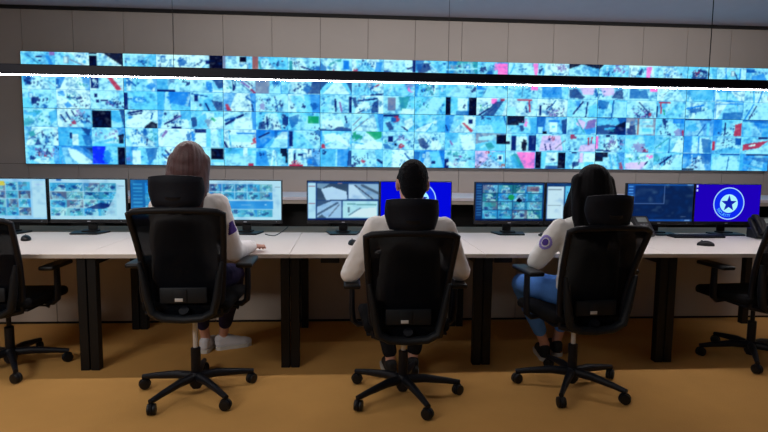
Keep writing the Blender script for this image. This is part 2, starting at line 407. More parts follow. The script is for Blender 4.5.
FEEDS = [  # six rows of 24 camera pictures, left to right
 # row 0
 ["w .5; l D 45 30 62 26 8; p B 72 20 82 20 98 80 85 80; r V 84 0 100 22", "W .5; l g 45 40 92 75 6", "W .2; r K 0 0 22 100; l w 2 12 20 12 8; p K 40 0 100 0 100 70; r w 2 8 20 14",
  "w; x D 5 40 90 95 6", "W; x D 5 50 60 95 4; e b 78 42 12 22", "W .5; r K 58 0 100 100; r D 48 30 60 50", 
  "W .5; r g 0 0 9 100; r K 52 6 72 34; r n 90 0 100 100", "C .7; r n 0 0 8 100; l T 12 30 18 80 10", "w .7; l D 40 50 80 70 7; e b 92 70 14 30; r T 4 20 14 90",
  "w .5; p b 0 20 20 50 20 100 0 100; e R 42 75 8 14; r B 72 12 92 60", "W .6; e R 8 70 6 14; p B 76 18 96 18 88 90 70 90", "W .4; p D 0 62 10 60 30 70 50 100 0 100; r D 92 0 100 70; l D 74 50 92 40 8",
  "C .5; p D 5 20 45 15 50 50 10 90; p b 0 0 30 0 20 50 0 60", "T .8; x g 10 10 90 80 10; l w 0 50 100 40 8", "C .6; e D 18 45 12 18; e b 40 70 10 16; r P 66 8 98 100; e P 62 30 10 18",
  "w .4; l c 8 60 20 15 8; p P 82 5 98 5 96 80 86 60", "W .6; e D 6 40 6 16; x V 52 0 92 40 18; l B 15 30 14 90 6", "w .5; p K 0 0 60 0 40 4 0 30; p K 40 0 100 0 100 26 80 20; x D 0 70 40 95 5",
  "w .5; p K 0 0 18 0 0 30; x V 50 0 92 36 16; x D 30 30 50 90 4", "W .4; e D 40 42 10 16; p P 58 10 78 10 70 80 60 70; l b 4 20 4 90 5", "w .5; x B 20 20 60 50 5",
  "C .5; e D 42 46 26 30; e w 42 46 17 17; x R 25 25 60 70 5; x D 25 25 60 70 8", "w .6; l B 30 20 34 90 6; l B 80 10 78 90 7; l D 60 30 75 80 6", "C .5; p B 20 50 60 30 80 90 20 90; r b 0 10 30 30"],
 # row 1
 ["C .8; p b 4 30 34 20 24 74 10 80; e D 22 58 10 16", "W .4; p B 2 30 30 20 26 40 12 90 4 90; e b 6 66 8 20", "W .4; r D 2 30 26 90; e W 14 60 5 20; p R 46 16 58 12 94 92 78 98",
  "W .4; p B 66 72 84 50 98 66 82 94; l b 10 30 35 70 9; e b 6 60 8 18; p c 0 30 8 30 10 100 0 100", "w .5; p c 0 0 30 0 34 90 0 90; r D 0 88 54 100; e D 90 55 8 14; r D 40 16 74 26", "W .4; p D 60 10 100 0 100 70 86 80 72 40; l W 66 92 98 92 6; e B 58 66 9 26",
  "W .4; l D 30 20 32 85 7; l D 38 20 36 80 5; l V 58 40 80 66 10; l R 88 80 96 96 12; l D 52 10 90 60 5", "C .3; p g 0 0 45 0 40 100 0 100; e b 60 40 8 26; l B 76 30 80 100 4", "w .5; x D 5 30 60 95 8; p D 78 20 100 10 100 98 60 98; e b 60 70 14 22",
  "C .2; p D 0 0 40 10 12 52 0 80; p W 45 30 64 30 96 98 8 98; p D 74 0 100 0 100 90", "W .5; l R 58 66 84 40 7; e b 66 60 12 22; e W 74 66 12 12; l D 60 96 98 90 7", "w .4; e V 82 44 10 18; e P 84 60 5 12; e D 76 22 6 10",
  "C 1; l T 30 10 60 90 6; l D 55 0 62 70 5; l W 70 0 62 80 8; x T 5 20 60 90 14", "C .3; p w 0 98 30 40 80 14 98 20 98 98; e D 90 48 8 16; e b 72 40 6 10; p D 70 0 100 0 100 16", "C .4; l B 0 50 52 52 10; p w 40 10 100 60 100 100 20 100; x T 60 0 98 50 8; e B 10 42 10 12",
  "w .5; r P 78 6 100 52; l b 4 20 30 26 5", "w .5; p B 14 36 30 20 44 40 60 18 78 30 80 90 14 94", "w .3; p D 4 44 28 40 56 86 48 96 6 90; p l 26 0 90 10 84 74 50 70; e b 94 62 6 24",
  "w .4; p l 0 10 50 0 56 70 20 80; p D 46 88 60 50 82 40 86 92; x b 0 40 20 90 5", "w .4; p b 6 40 20 18 40 44 62 34 72 86 6 90; r P 74 8 100 50", "W .3; l w 10 50 90 50 5",
  "w .4; l b 15 30 92 22 6; p c 10 34 92 28 90 90 18 88; l B 92 10 96 90 6", "W .3; l B 5 40 96 30 6; l T 40 10 40 92 5; l B 4 90 96 94 5", "w .5; l c 30 10 34 96 10; l B 66 10 50 96 6; e R 92 64 8 24"],
 # row 2
 ["w .4; e D 36 58 14 20; p D 30 30 40 66 24 90; e b 68 88 10 14; p C 0 50 20 40 30 100 0 100", "W .4; p B 4 10 20 2 26 30 6 34; p B 22 76 34 60 46 86 28 96; x D 55 40 98 92 8; l w 4 20 80 96 6; x T 30 20 64 50 7", "w .4; r D 12 18 20 36; r D 16 48 24 66; l D 32 52 50 50 8; l V 50 60 66 80 6; x D 70 60 98 96 8; x b 60 30 80 70 6",
  "C .4; r D 0 10 12 100; e B 46 46 26 14; e w 48 46 14 7; p C 40 60 100 70 100 100 30 100", "B .2; r c 0 0 20 100; p w 24 0 34 0 40 100 20 100; e B 62 20 30 70; p C 40 60 100 80 100 100 40 100", "w .4; r D 12 8 22 50; p c 40 40 60 30 80 100 40 100; l D 46 60 56 96 8; p D 62 40 98 50 98 98 80 98; l b 4 8 50 20 7",
  "W .2; p R 6 60 14 58 26 96 12 98; p B 82 0 100 0 100 100 88 100; l b 70 20 94 50 9; l D 88 60 92 96 7; l W 60 40 50 90 12", "w .5; x D 10 20 80 90 12; e V 20 70 8 20; l b 60 20 68 90 6", "W .3; p B 60 0 100 0 100 100 70 100; p C 48 0 66 0 76 100 60 100; e D 46 62 6 12; e b 82 60 9 18; x D 5 50 20 80 3",
  "w .3; l D 48 24 50 88 10; l V 62 40 68 86 10; r D 90 10 100 98; x b 4 10 20 60 4", "W .3; p D 0 14 12 8 20 60 10 70; l D 20 30 80 16 9; p D 66 40 84 20 84 90 60 98; l D 20 96 70 50 5; x b 10 20 90 90 10; e W 46 54 18 22", "w .2; r g 14 10 38 82; p T 48 6 84 0 74 60 66 96 58 96; p W 60 70 98 70 98 100 54 100; r C 86 0 100 60",
  "C .8; p w 60 0 98 10 70 98 10 98; x T 0 10 50 70 12", "C .1; r K 0 2 16 100; r K 74 2 100 100; p W 38 6 72 6 70 70 40 74; p C 16 6 38 6 40 76 30 100; p b 34 76 74 74 74 100 34 100; e D 60 48 4 8", "W .4; r P 48 6 66 34; r R 78 6 92 16; p D 62 20 88 16 56 100 20 100 40 60; x G 5 30 30 70 4; l D 8 98 40 60 9",
  "w .2; l R 34 6 80 8 8; l R 72 8 76 72 9; l D 62 44 66 76 6; r w 0 50 30 100", "W .3; x D 30 40 84 98 18; x V 36 60 80 96 16; l b 40 60 60 6 6; l D 10 90 10 40 10; l D 50 30 30 56 5", "w .2; l D 20 80 50 14 9; p B 26 10 44 10 34 50; l D 66 14 62 98 7; p C 70 40 100 20 100 100 70 100",
  "C .2; p b 6 0 40 10 34 46 16 54 0 30; l b 54 4 50 98 8; p w 56 10 98 10 98 98 58 98", "W .3; x V 20 44 80 96 20; x D 20 40 80 98 18; l D 40 10 70 60 6; e R 84 78 7 16; p w 0 0 30 0 10 60 0 60", "w .2; l R 8 8 46 10 8; l R 14 8 16 70 8; l G 24 46 28 78 6; l D 2 30 2 90 6",
  "w .3; l B 4 40 60 20 10; e b 40 52 24 16; p w 40 60 90 40 98 98 30 98", "W .2; p b 30 60 98 56 96 100 30 100; l B 4 10 96 8 6; l B 4 10 4 90 5", "w .4; l B 6 98 34 10 7; l D 20 98 44 20 5; e V 96 50 7 26; p w 50 30 80 30 98 98 40 98"],
 # row 3
 ["w .4; e T 14 74 16 22; e c 30 30 24 14; p c 74 20 98 10 98 60 80 90; x T 20 4 60 30 5", "W .4; l D 10 34 24 70 8; l D 26 20 36 56 7; l D 42 10 52 40 7; x V 56 6 90 40 8; e R 44 76 8 14; x D 64 30 98 80 12", "C .1; r K 2 8 58 100; l W 0 3 100 3 6; p c 60 10 80 10 90 60 60 100; p D 84 0 100 0 100 100 96 100; p w 60 60 92 80 92 98 60 98",
  "W .2; l D 12 20 52 6 10; l D 14 30 50 20 6; p K 60 92 80 62 98 74 98 100 58 100; l b 84 20 80 50 8; p W 4 60 50 26 66 70 50 98 4 98", "w .6; l D 20 76 80 20 9; l V 50 50 82 16 7; x D 4 20 60 90 10; r D 40 88 70 100; e c 90 20 20 30", "C .3; p D 0 40 16 34 20 80 4 94; p C 20 40 46 10 50 98 18 98; p W 60 40 98 30 98 98 54 98; e G 68 46 9 12; e g 50 60 10 12",
  "w .2; l D 8 70 60 20 13; l b 6 50 40 34 10; p W 36 40 80 30 96 96 30 96; p B 86 0 100 0 100 100 90 100", "C .4; x D 10 20 90 95 14; l D 34 30 36 80 9; p D 10 60 26 50 30 98 6 98; e D 90 50 12 34; l W 54 40 58 90 10", "C .2; p b 0 30 34 10 30 60 10 90; p w 46 90 60 20 98 40 98 98; r G 62 20 96 62; x D 80 70 98 98 4",
  "w .1; e W 40 60 34 30; e W 30 78 22 14; l D 80 20 84 52 7; p D 0 88 40 92 60 74 96 84 100 100 0 100; x D 20 60 40 80 3", "w .2; l g 6 94 50 30 5; l g 4 66 30 20 5; p B 78 0 100 0 100 100 88 100; p C 70 0 80 0 90 100 84 100", "C .2; r D 0 4 50 16; p D 6 50 22 44 34 84 20 94; e R 40 28 9 16; p W 66 40 92 20 98 60 72 96; l D 60 70 78 92 8; r b 26 20 40 46",
  "C .2; p W 10 80 96 14 60 60 40 98 0 98; l c 40 98 60 50 6; p c 70 10 100 20 100 98 76 98", "C .1; p W 60 0 98 8 98 60 84 76 58 40; p R 54 46 62 44 92 86 84 96; r D 76 24 88 48; p B 0 0 12 0 14 98 0 98; l D 2 60 8 90 6", "c .1; x D 10 0 50 24 8; p C 50 40 100 0 100 100 60 100; p w 0 60 50 50 60 100 0 100; l b 90 0 98 50 8",
  "w .1; p K 2 0 58 0 58 42 40 42 40 54 2 54; e P 62 42 9 14; p D 42 56 54 50 60 78 50 90; p c 78 10 100 10 100 98 80 98", "B .1; p b 0 0 30 0 24 60 0 60; r W 44 34 68 88; r B 38 20 74 34; r C 50 54 62 66; r K 20 84 34 100; p D 82 20 100 10 100 98 86 98; r w 4 60 20 96", "w .2; p V 70 20 98 10 94 60 60 70; p B 58 70 98 56 98 90 66 98; p l 40 10 64 30 56 70 30 40; l T 30 10 60 90 5",
  "b .1; e C 26 30 18 30; e C 60 24 14 28; p K 60 50 98 20 98 98 40 98; p D 0 50 40 40 98 60 98 98 0 98; l c 30 66 60 60 12; e T 50 70 14 10", "g .1; r w 46 6 90 42; r W 54 18 82 30; r w 46 52 94 94; r C 54 62 86 80; p D 4 50 30 40 36 96 6 96; r W 0 30 12 60; r n 38 4 44 98", "C .3; p w 10 98 40 40 70 40 90 98; x D 6 40 50 90 8; e D 30 20 10 24; e V 78 80 14 22; l R 94 70 96 98 10; r B 60 0 96 30",
  "B .05; r D 0 0 90 10; l b 46 98 72 30 6; e c 30 50 20 20; r C 78 20 86 98", "C .2; p B 0 0 30 0 30 98 0 98; x D 20 40 80 96 10; p R 76 30 98 20 98 98 72 98; l D 40 20 42 80 8; e w 60 80 12 10", "B .05; p b 0 0 100 0 100 20 0 12; p c 70 50 100 40 100 100 70 100"],
 # row 4
 ["W .4; p T 12 30 28 20 34 44 18 54; p D 30 96 40 60 50 94; x D 50 20 98 90 12; p b 58 90 64 50 74 80", "c .1; p c 0 0 20 0 20 98 0 98; r W 40 36 58 96; r D 34 28 40 60; p D 68 0 98 10 90 50 80 30; p b 70 40 98 40 98 98 80 98", "w .4; p c 6 80 70 50 76 60 12 96; x V 10 20 70 60 8; p K 78 40 96 30 92 86 80 86; r C 0 84 96 100",
  "w .6; x B 4 10 60 90 12; e b 60 24 10 20; l D 66 60 64 90 6; x T 70 20 96 60 6", "W .05; e W 50 70 46 60; p V 8 44 14 48 30 14 22 8; x B 88 10 98 70 6; p b 84 30 98 20 98 90 90 70", "W .1; r D 12 2 46 20; r W 12 20 44 98; p C 46 0 58 0 60 98 46 98; e B 4 40 8 34; r C 90 0 100 100",
  "W .2; l D 2 70 10 96 12; l c 16 10 22 98 6; l B 40 18 96 22 8; r w 20 30 90 70; x D 40 84 60 98 3; e R 96 56 7 18", "B .1; l D 10 40 40 14 10; p W 60 40 80 10 98 10 98 98 48 98; p w 40 98 60 50 98 50 98 98; p b 56 0 66 0 66 40 58 44", "w .2; r D 2 4 14 90; p C 16 10 24 10 24 98 16 98; x D 70 10 98 40 6; p b 80 0 100 0 100 40",
  "C .1; p W 12 20 50 10 54 50 16 70; p W 52 20 60 16 98 80 98 96 54 50; p R 4 76 14 70 18 98 4 98; p B 0 0 8 0 6 60 0 60", "w .1; p G 44 0 96 2 94 34 76 46; e G 16 30 12 20; p W 10 70 60 50 98 60 98 98 10 98; l c 0 60 40 70 6", "w .4; r D 16 26 32 58; r K 36 64 44 78; x V 50 20 80 50 8; e R 56 82 9 12; x b 80 20 98 90 6; p b 0 70 14 66 30 96 4 98",
  "w .4; p D 12 40 30 30 50 80 40 96 20 80; x K 60 60 96 90 4; x b 60 4 98 40 8; p W 56 50 80 40 90 90 60 98", "C .1; p c 0 0 44 0 40 60 20 50; p W 48 14 96 4 98 90 60 98; l V 18 50 24 66 10; p w 4 98 40 50 44 98", "g .05; p C 0 60 60 40 100 60 100 100 0 100; r K 68 8 100 62; l w 20 80 40 56 12; p w 10 20 60 10 66 40 10 40; p T 30 60 50 50 64 80 44 98",
  "w .1; r D 18 10 34 98; r D 74 6 100 98; p W 34 20 70 14 70 90 36 92; e K 60 44 7 14; p K 52 50 70 46 68 98 54 98; r K 0 44 14 60; l C 20 8 98 6 6", "w .1; p l 20 10 80 6 90 90 10 96; x R 20 10 60 34 4; l D 30 60 34 90 7; l D 46 60 50 90 6; l g 66 80 96 36 6; e D 44 24 6 9", "w .2; e R 22 12 8 14; p l 50 60 98 50 98 98 40 98; x b 2 40 30 90 6; l R 74 20 76 56 9; l R 86 16 84 50 7",
  "w .5; r P 0 10 10 80; x D 16 10 96 90 16; r D 34 0 48 14; x V 30 30 96 70 12; l D 4 88 50 92 8", "C .05; e w 40 60 34 40; e V 48 70 20 24; e R 66 84 9 12; p c 60 0 100 0 100 50 70 70; x D 30 60 70 98 4", "w .1; l T 4 70 50 10 5; p C 4 90 50 40 40 98; l b 52 20 50 98 5; p W 60 90 80 20 98 30 98 98; x D 70 0 98 20 4",
  "C .1; p B 0 0 30 0 28 98 0 98; p w 34 10 44 10 44 98 36 98; p b 60 10 96 20 96 96 70 96; l B 52 0 54 98 6", "w .2; r R 0 30 10 80; x D 24 20 80 90 14; p c 10 80 60 60 98 70 98 98 10 98; r b 80 10 100 50", "C .05; p R 6 44 96 20 62 64 8 80; l W 30 52 48 46 9; p w 10 90 60 70 98 40 98 98; r D 60 2 94 14"],
 # row 5
 ["w .4; x V 30 10 90 60 14; x R 40 40 80 70 5; x D 10 10 98 50 10; e D 20 66 10 12; e W 50 84 26 14", "B .05; p W 26 10 50 20 98 80 96 98 60 98 34 60; p b 60 0 100 0 100 60; l c 4 0 16 98 8; p D 80 10 100 10 100 40; r c 0 0 6 100", "C .1; p U 0 0 40 0 34 50 44 98 0 98; e B 44 60 12 36; r K 76 4 98 100",
  "w .1; l c 14 0 16 98 8; p b 60 8 98 4 90 60 70 98; e V 10 66 6 12; x B 40 50 90 90 8; r W 20 20 46 98", "W .3; l D 20 20 54 84 9; l D 10 40 46 96 6; x B 4 10 60 90 6", "w .2; r K 58 6 98 66; r C 58 70 98 80",
  "C .1; r c 0 8 100 14; r W 60 0 72 70; p c 4 10 50 6 50 30 4 34; p w 4 50 96 40 96 98 4 98; r R 76 84 90 100; e T 20 14 12 10", "C .1; p B 0 20 30 10 40 98 0 98; l W 54 10 46 98 8; l W 58 20 62 98 6; p K 76 2 96 2 98 80 90 80 90 46 80 46 80 30 76 30; x D 10 20 40 60 4", "W .2; r D 30 28 46 40; l D 20 30 18 80 10; p b 54 48 80 44 94 94 60 96; r B 58 56 74 86; r R 2 90 46 100; e R 24 80 10 10; x D 60 10 98 50 8",
  "C .05; p c 0 0 50 0 48 98 0 98; p B 54 0 94 0 90 98 54 98; p D 90 10 100 10 100 98 86 98; x D 6 4 24 20 4", "w .2; x D 4 40 50 96 10; e D 8 88 10 12; l D 84 58 98 74 12; e R 40 70 7 10; l b 50 20 52 50 5", "W .3; x c 10 4 60 40 6; l b 70 20 90 60 8",
  "B .2; p C 50 10 80 0 98 98 60 98; p b 0 10 20 10 16 60 0 60; r D 56 62 70 78; x c 10 40 60 96 5", "w .1; r D 0 50 14 100; e W 34 76 30 20; l V 30 30 54 34 9; x T 6 6 98 36 14; x V 30 50 60 80 5; x D 40 40 98 60 6", "l .1; p C 40 0 98 10 98 80 70 60 40 30; r W 72 20 92 60; r D 78 30 86 50; x K 4 60 40 90 5; x R 20 10 60 40 4; e n 90 84 8 10; x D 40 20 96 80 6",
  "w .1; p T 18 20 40 14 66 98 40 98; p c 14 30 30 24 54 98 30 98; p P 36 4 98 2 98 98 66 98", "C .05; r K 0 2 18 98; r K 74 4 100 98; p W 36 6 70 6 70 60 34 66; p C 18 6 36 6 30 98 20 98; p D 34 80 74 78 74 100 32 100; e D 60 44 5 8", "w .1; r D 20 0 36 10; r V 44 40 60 60; p D 22 60 46 56 44 80 24 86; l D 30 60 26 96 7; r W 62 10 98 60; r C 64 56 96 96; r l 48 4 60 60",
  "w .1; p K 0 0 44 0 44 28 28 28 28 52 0 52; l C 64 20 80 98 9; p R 82 60 90 56 98 98 86 98; l T 74 10 90 90 4; l c 50 14 60 98 6", "w .2; p l 4 60 80 50 60 96 4 98; x G 20 30 70 60 4; e P 88 22 9 14; l D 70 70 80 50 7; r W 4 10 30 30", "C .1; x D 20 30 60 66 14; l D 20 66 60 16 9; p w 50 98 70 30 98 20 98 98; e T 10 30 14 20; e W 10 80 16 14",
  "B .1; l W 32 10 36 66 6; l W 54 14 56 60 6; p b 60 0 98 0 94 60 70 60; x D 30 30 70 80 8; r K 0 90 40 98", "C .1; r b 30 0 98 8; p w 4 20 90 12 96 98 4 98; l b 60 20 56 98 5", "B .05; r D 20 0 98 10; p b 30 20 98 20 98 50 60 40; r c 0 0 12 98; l c 10 60 98 94 9"],
]

def screen_mesh(arr, x0, x1, y, z0, z1):
    """arr: rows x cols x 3 display colours -> grid mesh facing -y with the picture as a point colour"""
    h, w, _ = arr.shape
    xs = np.linspace(x0, x1, w); zs = np.linspace(z1, z0, h)
    X, Z = np.meshgrid(xs, zs)
    co = np.stack([X, np.full_like(X, y), Z], -1).reshape(-1, 3)
    i = np.arange(h * w).reshape(h, w)
    f = np.stack([i[1:, :-1], i[1:, 1:], i[:-1, 1:], i[:-1, :-1]], -1).reshape(-1, 4)
    me = bpy.data.meshes.new('screen')
    me.from_pydata(co.tolist(), [], f.tolist())
    a = np.clip(arr, 0, 1)
    a = np.where(a <= .04045, a / 12.92, ((a + .055) / 1.055) ** 2.4)
    at = me.color_attributes.new('picture', 'FLOAT_COLOR', 'POINT')
    at.data.foreach_set('color', np.concatenate([a, np.ones((h, w, 1))], -1).reshape(-1).astype(np.float32))
    return me

# ------------------------------------------------------------------ setting
X0, X1 = -5.3, 6.9
YW = 7.34
VWX, VWZ, PW, PH, VWY = -3.962, 1.2346, 1.213, .6847, 7.285
fl = obj('floor', boxb(X0, X1, -3.5, YW + .1, -.1, 0), M['carpet'])
struct(fl, 'tan brown carpet floor of the control room', 'floor')
ce = obj('ceiling', boxb(X0, X1, -3.5, YW + .1, 3.155, 3.25), M['ceiling'])
struct(ce, 'flat grey ceiling above the video wall', 'ceiling')
bm = bmesh.new()
step = PW / 2
zs = [(0, .62), (.624, VWZ - .004), (VWZ, 2 * PH + VWZ), (2 * PH + VWZ + .0001, 3.115)]
k0 = int((X0 - VWX) / step) - 1
for k in range(k0, k0 + 30):
    xa, xb = VWX + k * step + .0025, VWX + (k + 1) * step - .0025
    if xb < X0 or xa > X1: continue
    for za, zb in ((.0, VWZ - .002), (VWZ + .002, 3.115)):
        box(bm, xa, xb, YW, YW + .02, za, zb)
wall = obj('wall_back', bm, M['wall'])
struct(wall, 'beige panelled back wall with narrow vertical joints around the video wall', 'wall')
o = obj('wall_left', boxb(X0 - .1, X0, -3.5, YW + .1, 0, 3.155), M['wall'])
struct(o, 'plain beige side wall left of the video wall', 'wall')
o = obj('wall_right', boxb(X1, X1 + .1, -3.5, YW + .1, 0, 3.155), M['wall'])
struct(o, 'plain beige side wall right of the video wall', 'wall')
bk = obj('trim_1', boxb(X0, X1, YW + .021, YW + .1, 0, 3.155), M['gap'])
struct(bk, 'dark shadow joint behind and above the beige wall panels', 'trim')
bk = obj('trim_2', boxb(X0, X1, YW - .035, YW + .02, 3.118, 3.155), M['gap'])
struct(bk, 'dark strip where the back wall meets the ceiling', 'trim')

# ------------------------------------------------------------------ video wall
PDESC = [["red diagonal carpet stripe on white", "blue diamond on a white floor", "brick brown strip at its top edge", "grey upright block near its lower right", "pink block at its upper right corner", "pink square beside a dark blue block", "two dark notches along its top edge", "blue outlined rooms, above the blank blue pictures"],
         ["black square and a pure blue picture", "large white round floor picture", "green patch and red bottom strip", "green lawn edge in its middle", "white box with a red diagonal bar", "large pink triangle and silhouetted guard", "black stepped corner and grey lift picture", "red pennant shape at its right end"]]
for r in range(2):
    for c in range(8):
        x0 = VWX + c * PW; z0 = VWZ + (1 - r) * PH
        where = ['upper', 'lower'][r]
        t = thing('video_wall_display', f'{where} row video wall display showing {PDESC[r][c]}',
                  'video wall display', (x0 + PW / 2, VWY + .02, z0), 0, 'video wall displays')
        g = .0022
        b = bmesh.new()
        box(b, -PW / 2 + .0005, PW / 2 - .0005, .0, .034, .0005, PH - .0005)
        box(b, -PW / 2 + .0005, -PW / 2 + g, -.02, .0, .0005, PH - .0005); box(b, PW / 2 - g, PW / 2 - .0005, -.02, .0, .0005, PH - .0005)
        box(b, -PW / 2 + g, PW / 2 - g, -.02, .0, .0005, g); box(b, -PW / 2 + g, PW / 2 - g, -.02, .0, PH - g, PH - .0005)
        obj('housing', b, M['wallbezel'], t)
        rows = []
        for rr in range(3):
            rows.append(np.concatenate([feed(FEEDS[r * 3 + rr][c * 3 + cc], 1000 * (r * 3 + rr) + c * 3 + cc) for cc in range(3)], 1))
        me = screen_mesh(np.concatenate(rows, 0), -PW / 2 + g, PW / 2 - g, -.019, g, PH - g)
        link('screen', me, M['feed'], t)

# ------------------------------------------------------------------ equipment counter along the wall
t = thing('equipment_counter', 'long white topped equipment counter with dark open bays under the video wall', 'counter', (1., 6.8, 0))
cx0, cx1 = -6.1, 5.7
obj('countertop', boxb(cx0, cx1, -.55, .535, .875, .91, .003), M['counter'], t)
obj('fascia', boxb(cx0, cx1, -.545, -.52, .835, .874), M['cab'], t)
obj('back_panel', boxb(cx0, cx1, .0, .02, .0, .872), M['rack'], t)
obj('plinth', boxb(cx0, cx1, -.50, -.02, .0, .08), M['rack'], t)
for k in range(23):
    x = cx0 + .02 + k * .61
    if x > cx1 - .03: break
    obj('divider', boxb(x, x + .025, -.52, -.02, .081, .872), M['black'], t)

# ------------------------------------------------------------------ desks and the low cabinets behind them
DX0, DW, DF, DB, DZ = -1.581, 1.2363, 3.4676, 4.512, .74
DESKN = ['white topped desk at the far left with an empty chair', 'white topped desk where the long brown haired woman sits', 'white topped desk where the short haired man sits', 'white topped desk where the black haired woman in jeans sits', 'white topped desk at the right end below the star emblem monitor']
for i in range(5):
    xl = DX0 + (i - 1) * DW
    t = thing('office_desk', DESKN[i], 'desk', (xl, DF, 0), 0, 'row of white topped desks')
    a, b = .0015, DW - .0015
    obj('tabletop', boxb(a, b, .0015, DB - DF, DZ - .025, DZ, .0015, 1), M['top'], t)
    obj('edge_band', boxb(a, b, -.001, .001, DZ - .0245, DZ - .0008), M['edge'], t)
    for lx in (.003, DW - .058):
        for ly in (.03, .88):
            obj('leg', boxb(lx, lx + .055, ly, ly + .055, 0, DZ - .026, .003, 1), M['black'], t)
        obj('side_beam', boxb(lx + .005, lx + .05, .086, .879, DZ - .075, DZ - .026, .002, 1), M['black'], t)
    obj('rear_rail', boxb(.059, DW - .059, .895, .92, DZ - .075, DZ - .026), M['black'], t)
    if i in (2, 3):
        ux = .25 if i == 2 else .14
        obj('under_desk_tray', boxb(ux - .06, ux + .06, .08, .26, DZ - .072, DZ - .026, .004), M['black'], t)

CABN = ['at the far left edge', 'behind the desk with the two tiled monitors', 'behind the long brown haired woman', 'behind the short haired man', 'behind the black haired woman', 'at the right end']
for i in range(6):
    xl = -3.516 + i * DW
    t = thing('low_cabinet', 'cream low cabinet under the monitors, ' + CABN[i], 'cabinet', (xl, 4.52, 0), 0, 'low cabinets behind the desks')
    b = bmesh.new(); box(b, .002, DW - .002, .0, .5, .02, .705, .002, 1)
    obj('body', b, M['cab'], t)
    obj('top', boxb(.001, DW - .001, -.003, .51, .706, .728, .002, 1), M['cabtop'], t)
    obj('plinth', boxb(.002, DW - .002, .012, .49, .0, .019), M['black'], t)

# ------------------------------------------------------------------ monitors
MW, MZ0, MZ1, MY = .579, .818, 1.163, 4.45
mx = [-2.566, -1.975, -1.372, -.784, -.014, .567, 1.331, 1.916, 2.596, 3.181]

def pane_grid(p, u0, v0, u1, v1, nx, ny, seed, tones='wCcg'):
    rnd = random.Random(seed)
    for j in range(ny):
        for i in range(nx):
            a, b = u0 + (u1 - u0) * i / nx, u0 + (u1 - u0) * (i + 1) / nx
            c, d = v0 + (v1 - v0) * j / ny, v0 + (v1 - v0) * (j + 1) / ny
            p.rect(np.array(PAL[rnd.choice(tones)]) * rnd.uniform(.75, 1), a, c, b - .006, d - .01)
            scene_bits(p, a, c, b - .006, d - .01, rnd, 1.1)
            for _ in range(4):
                u, v = rnd.uniform(a + .03, b - .04), rnd.uniform(c + .03, d - .04)
                p.ellipse(PAL[rnd.choice('gbDDT')], u, v, min(.03, u - a, b - .006 - u), min(.035, v - c, d - .01 - v), .5)

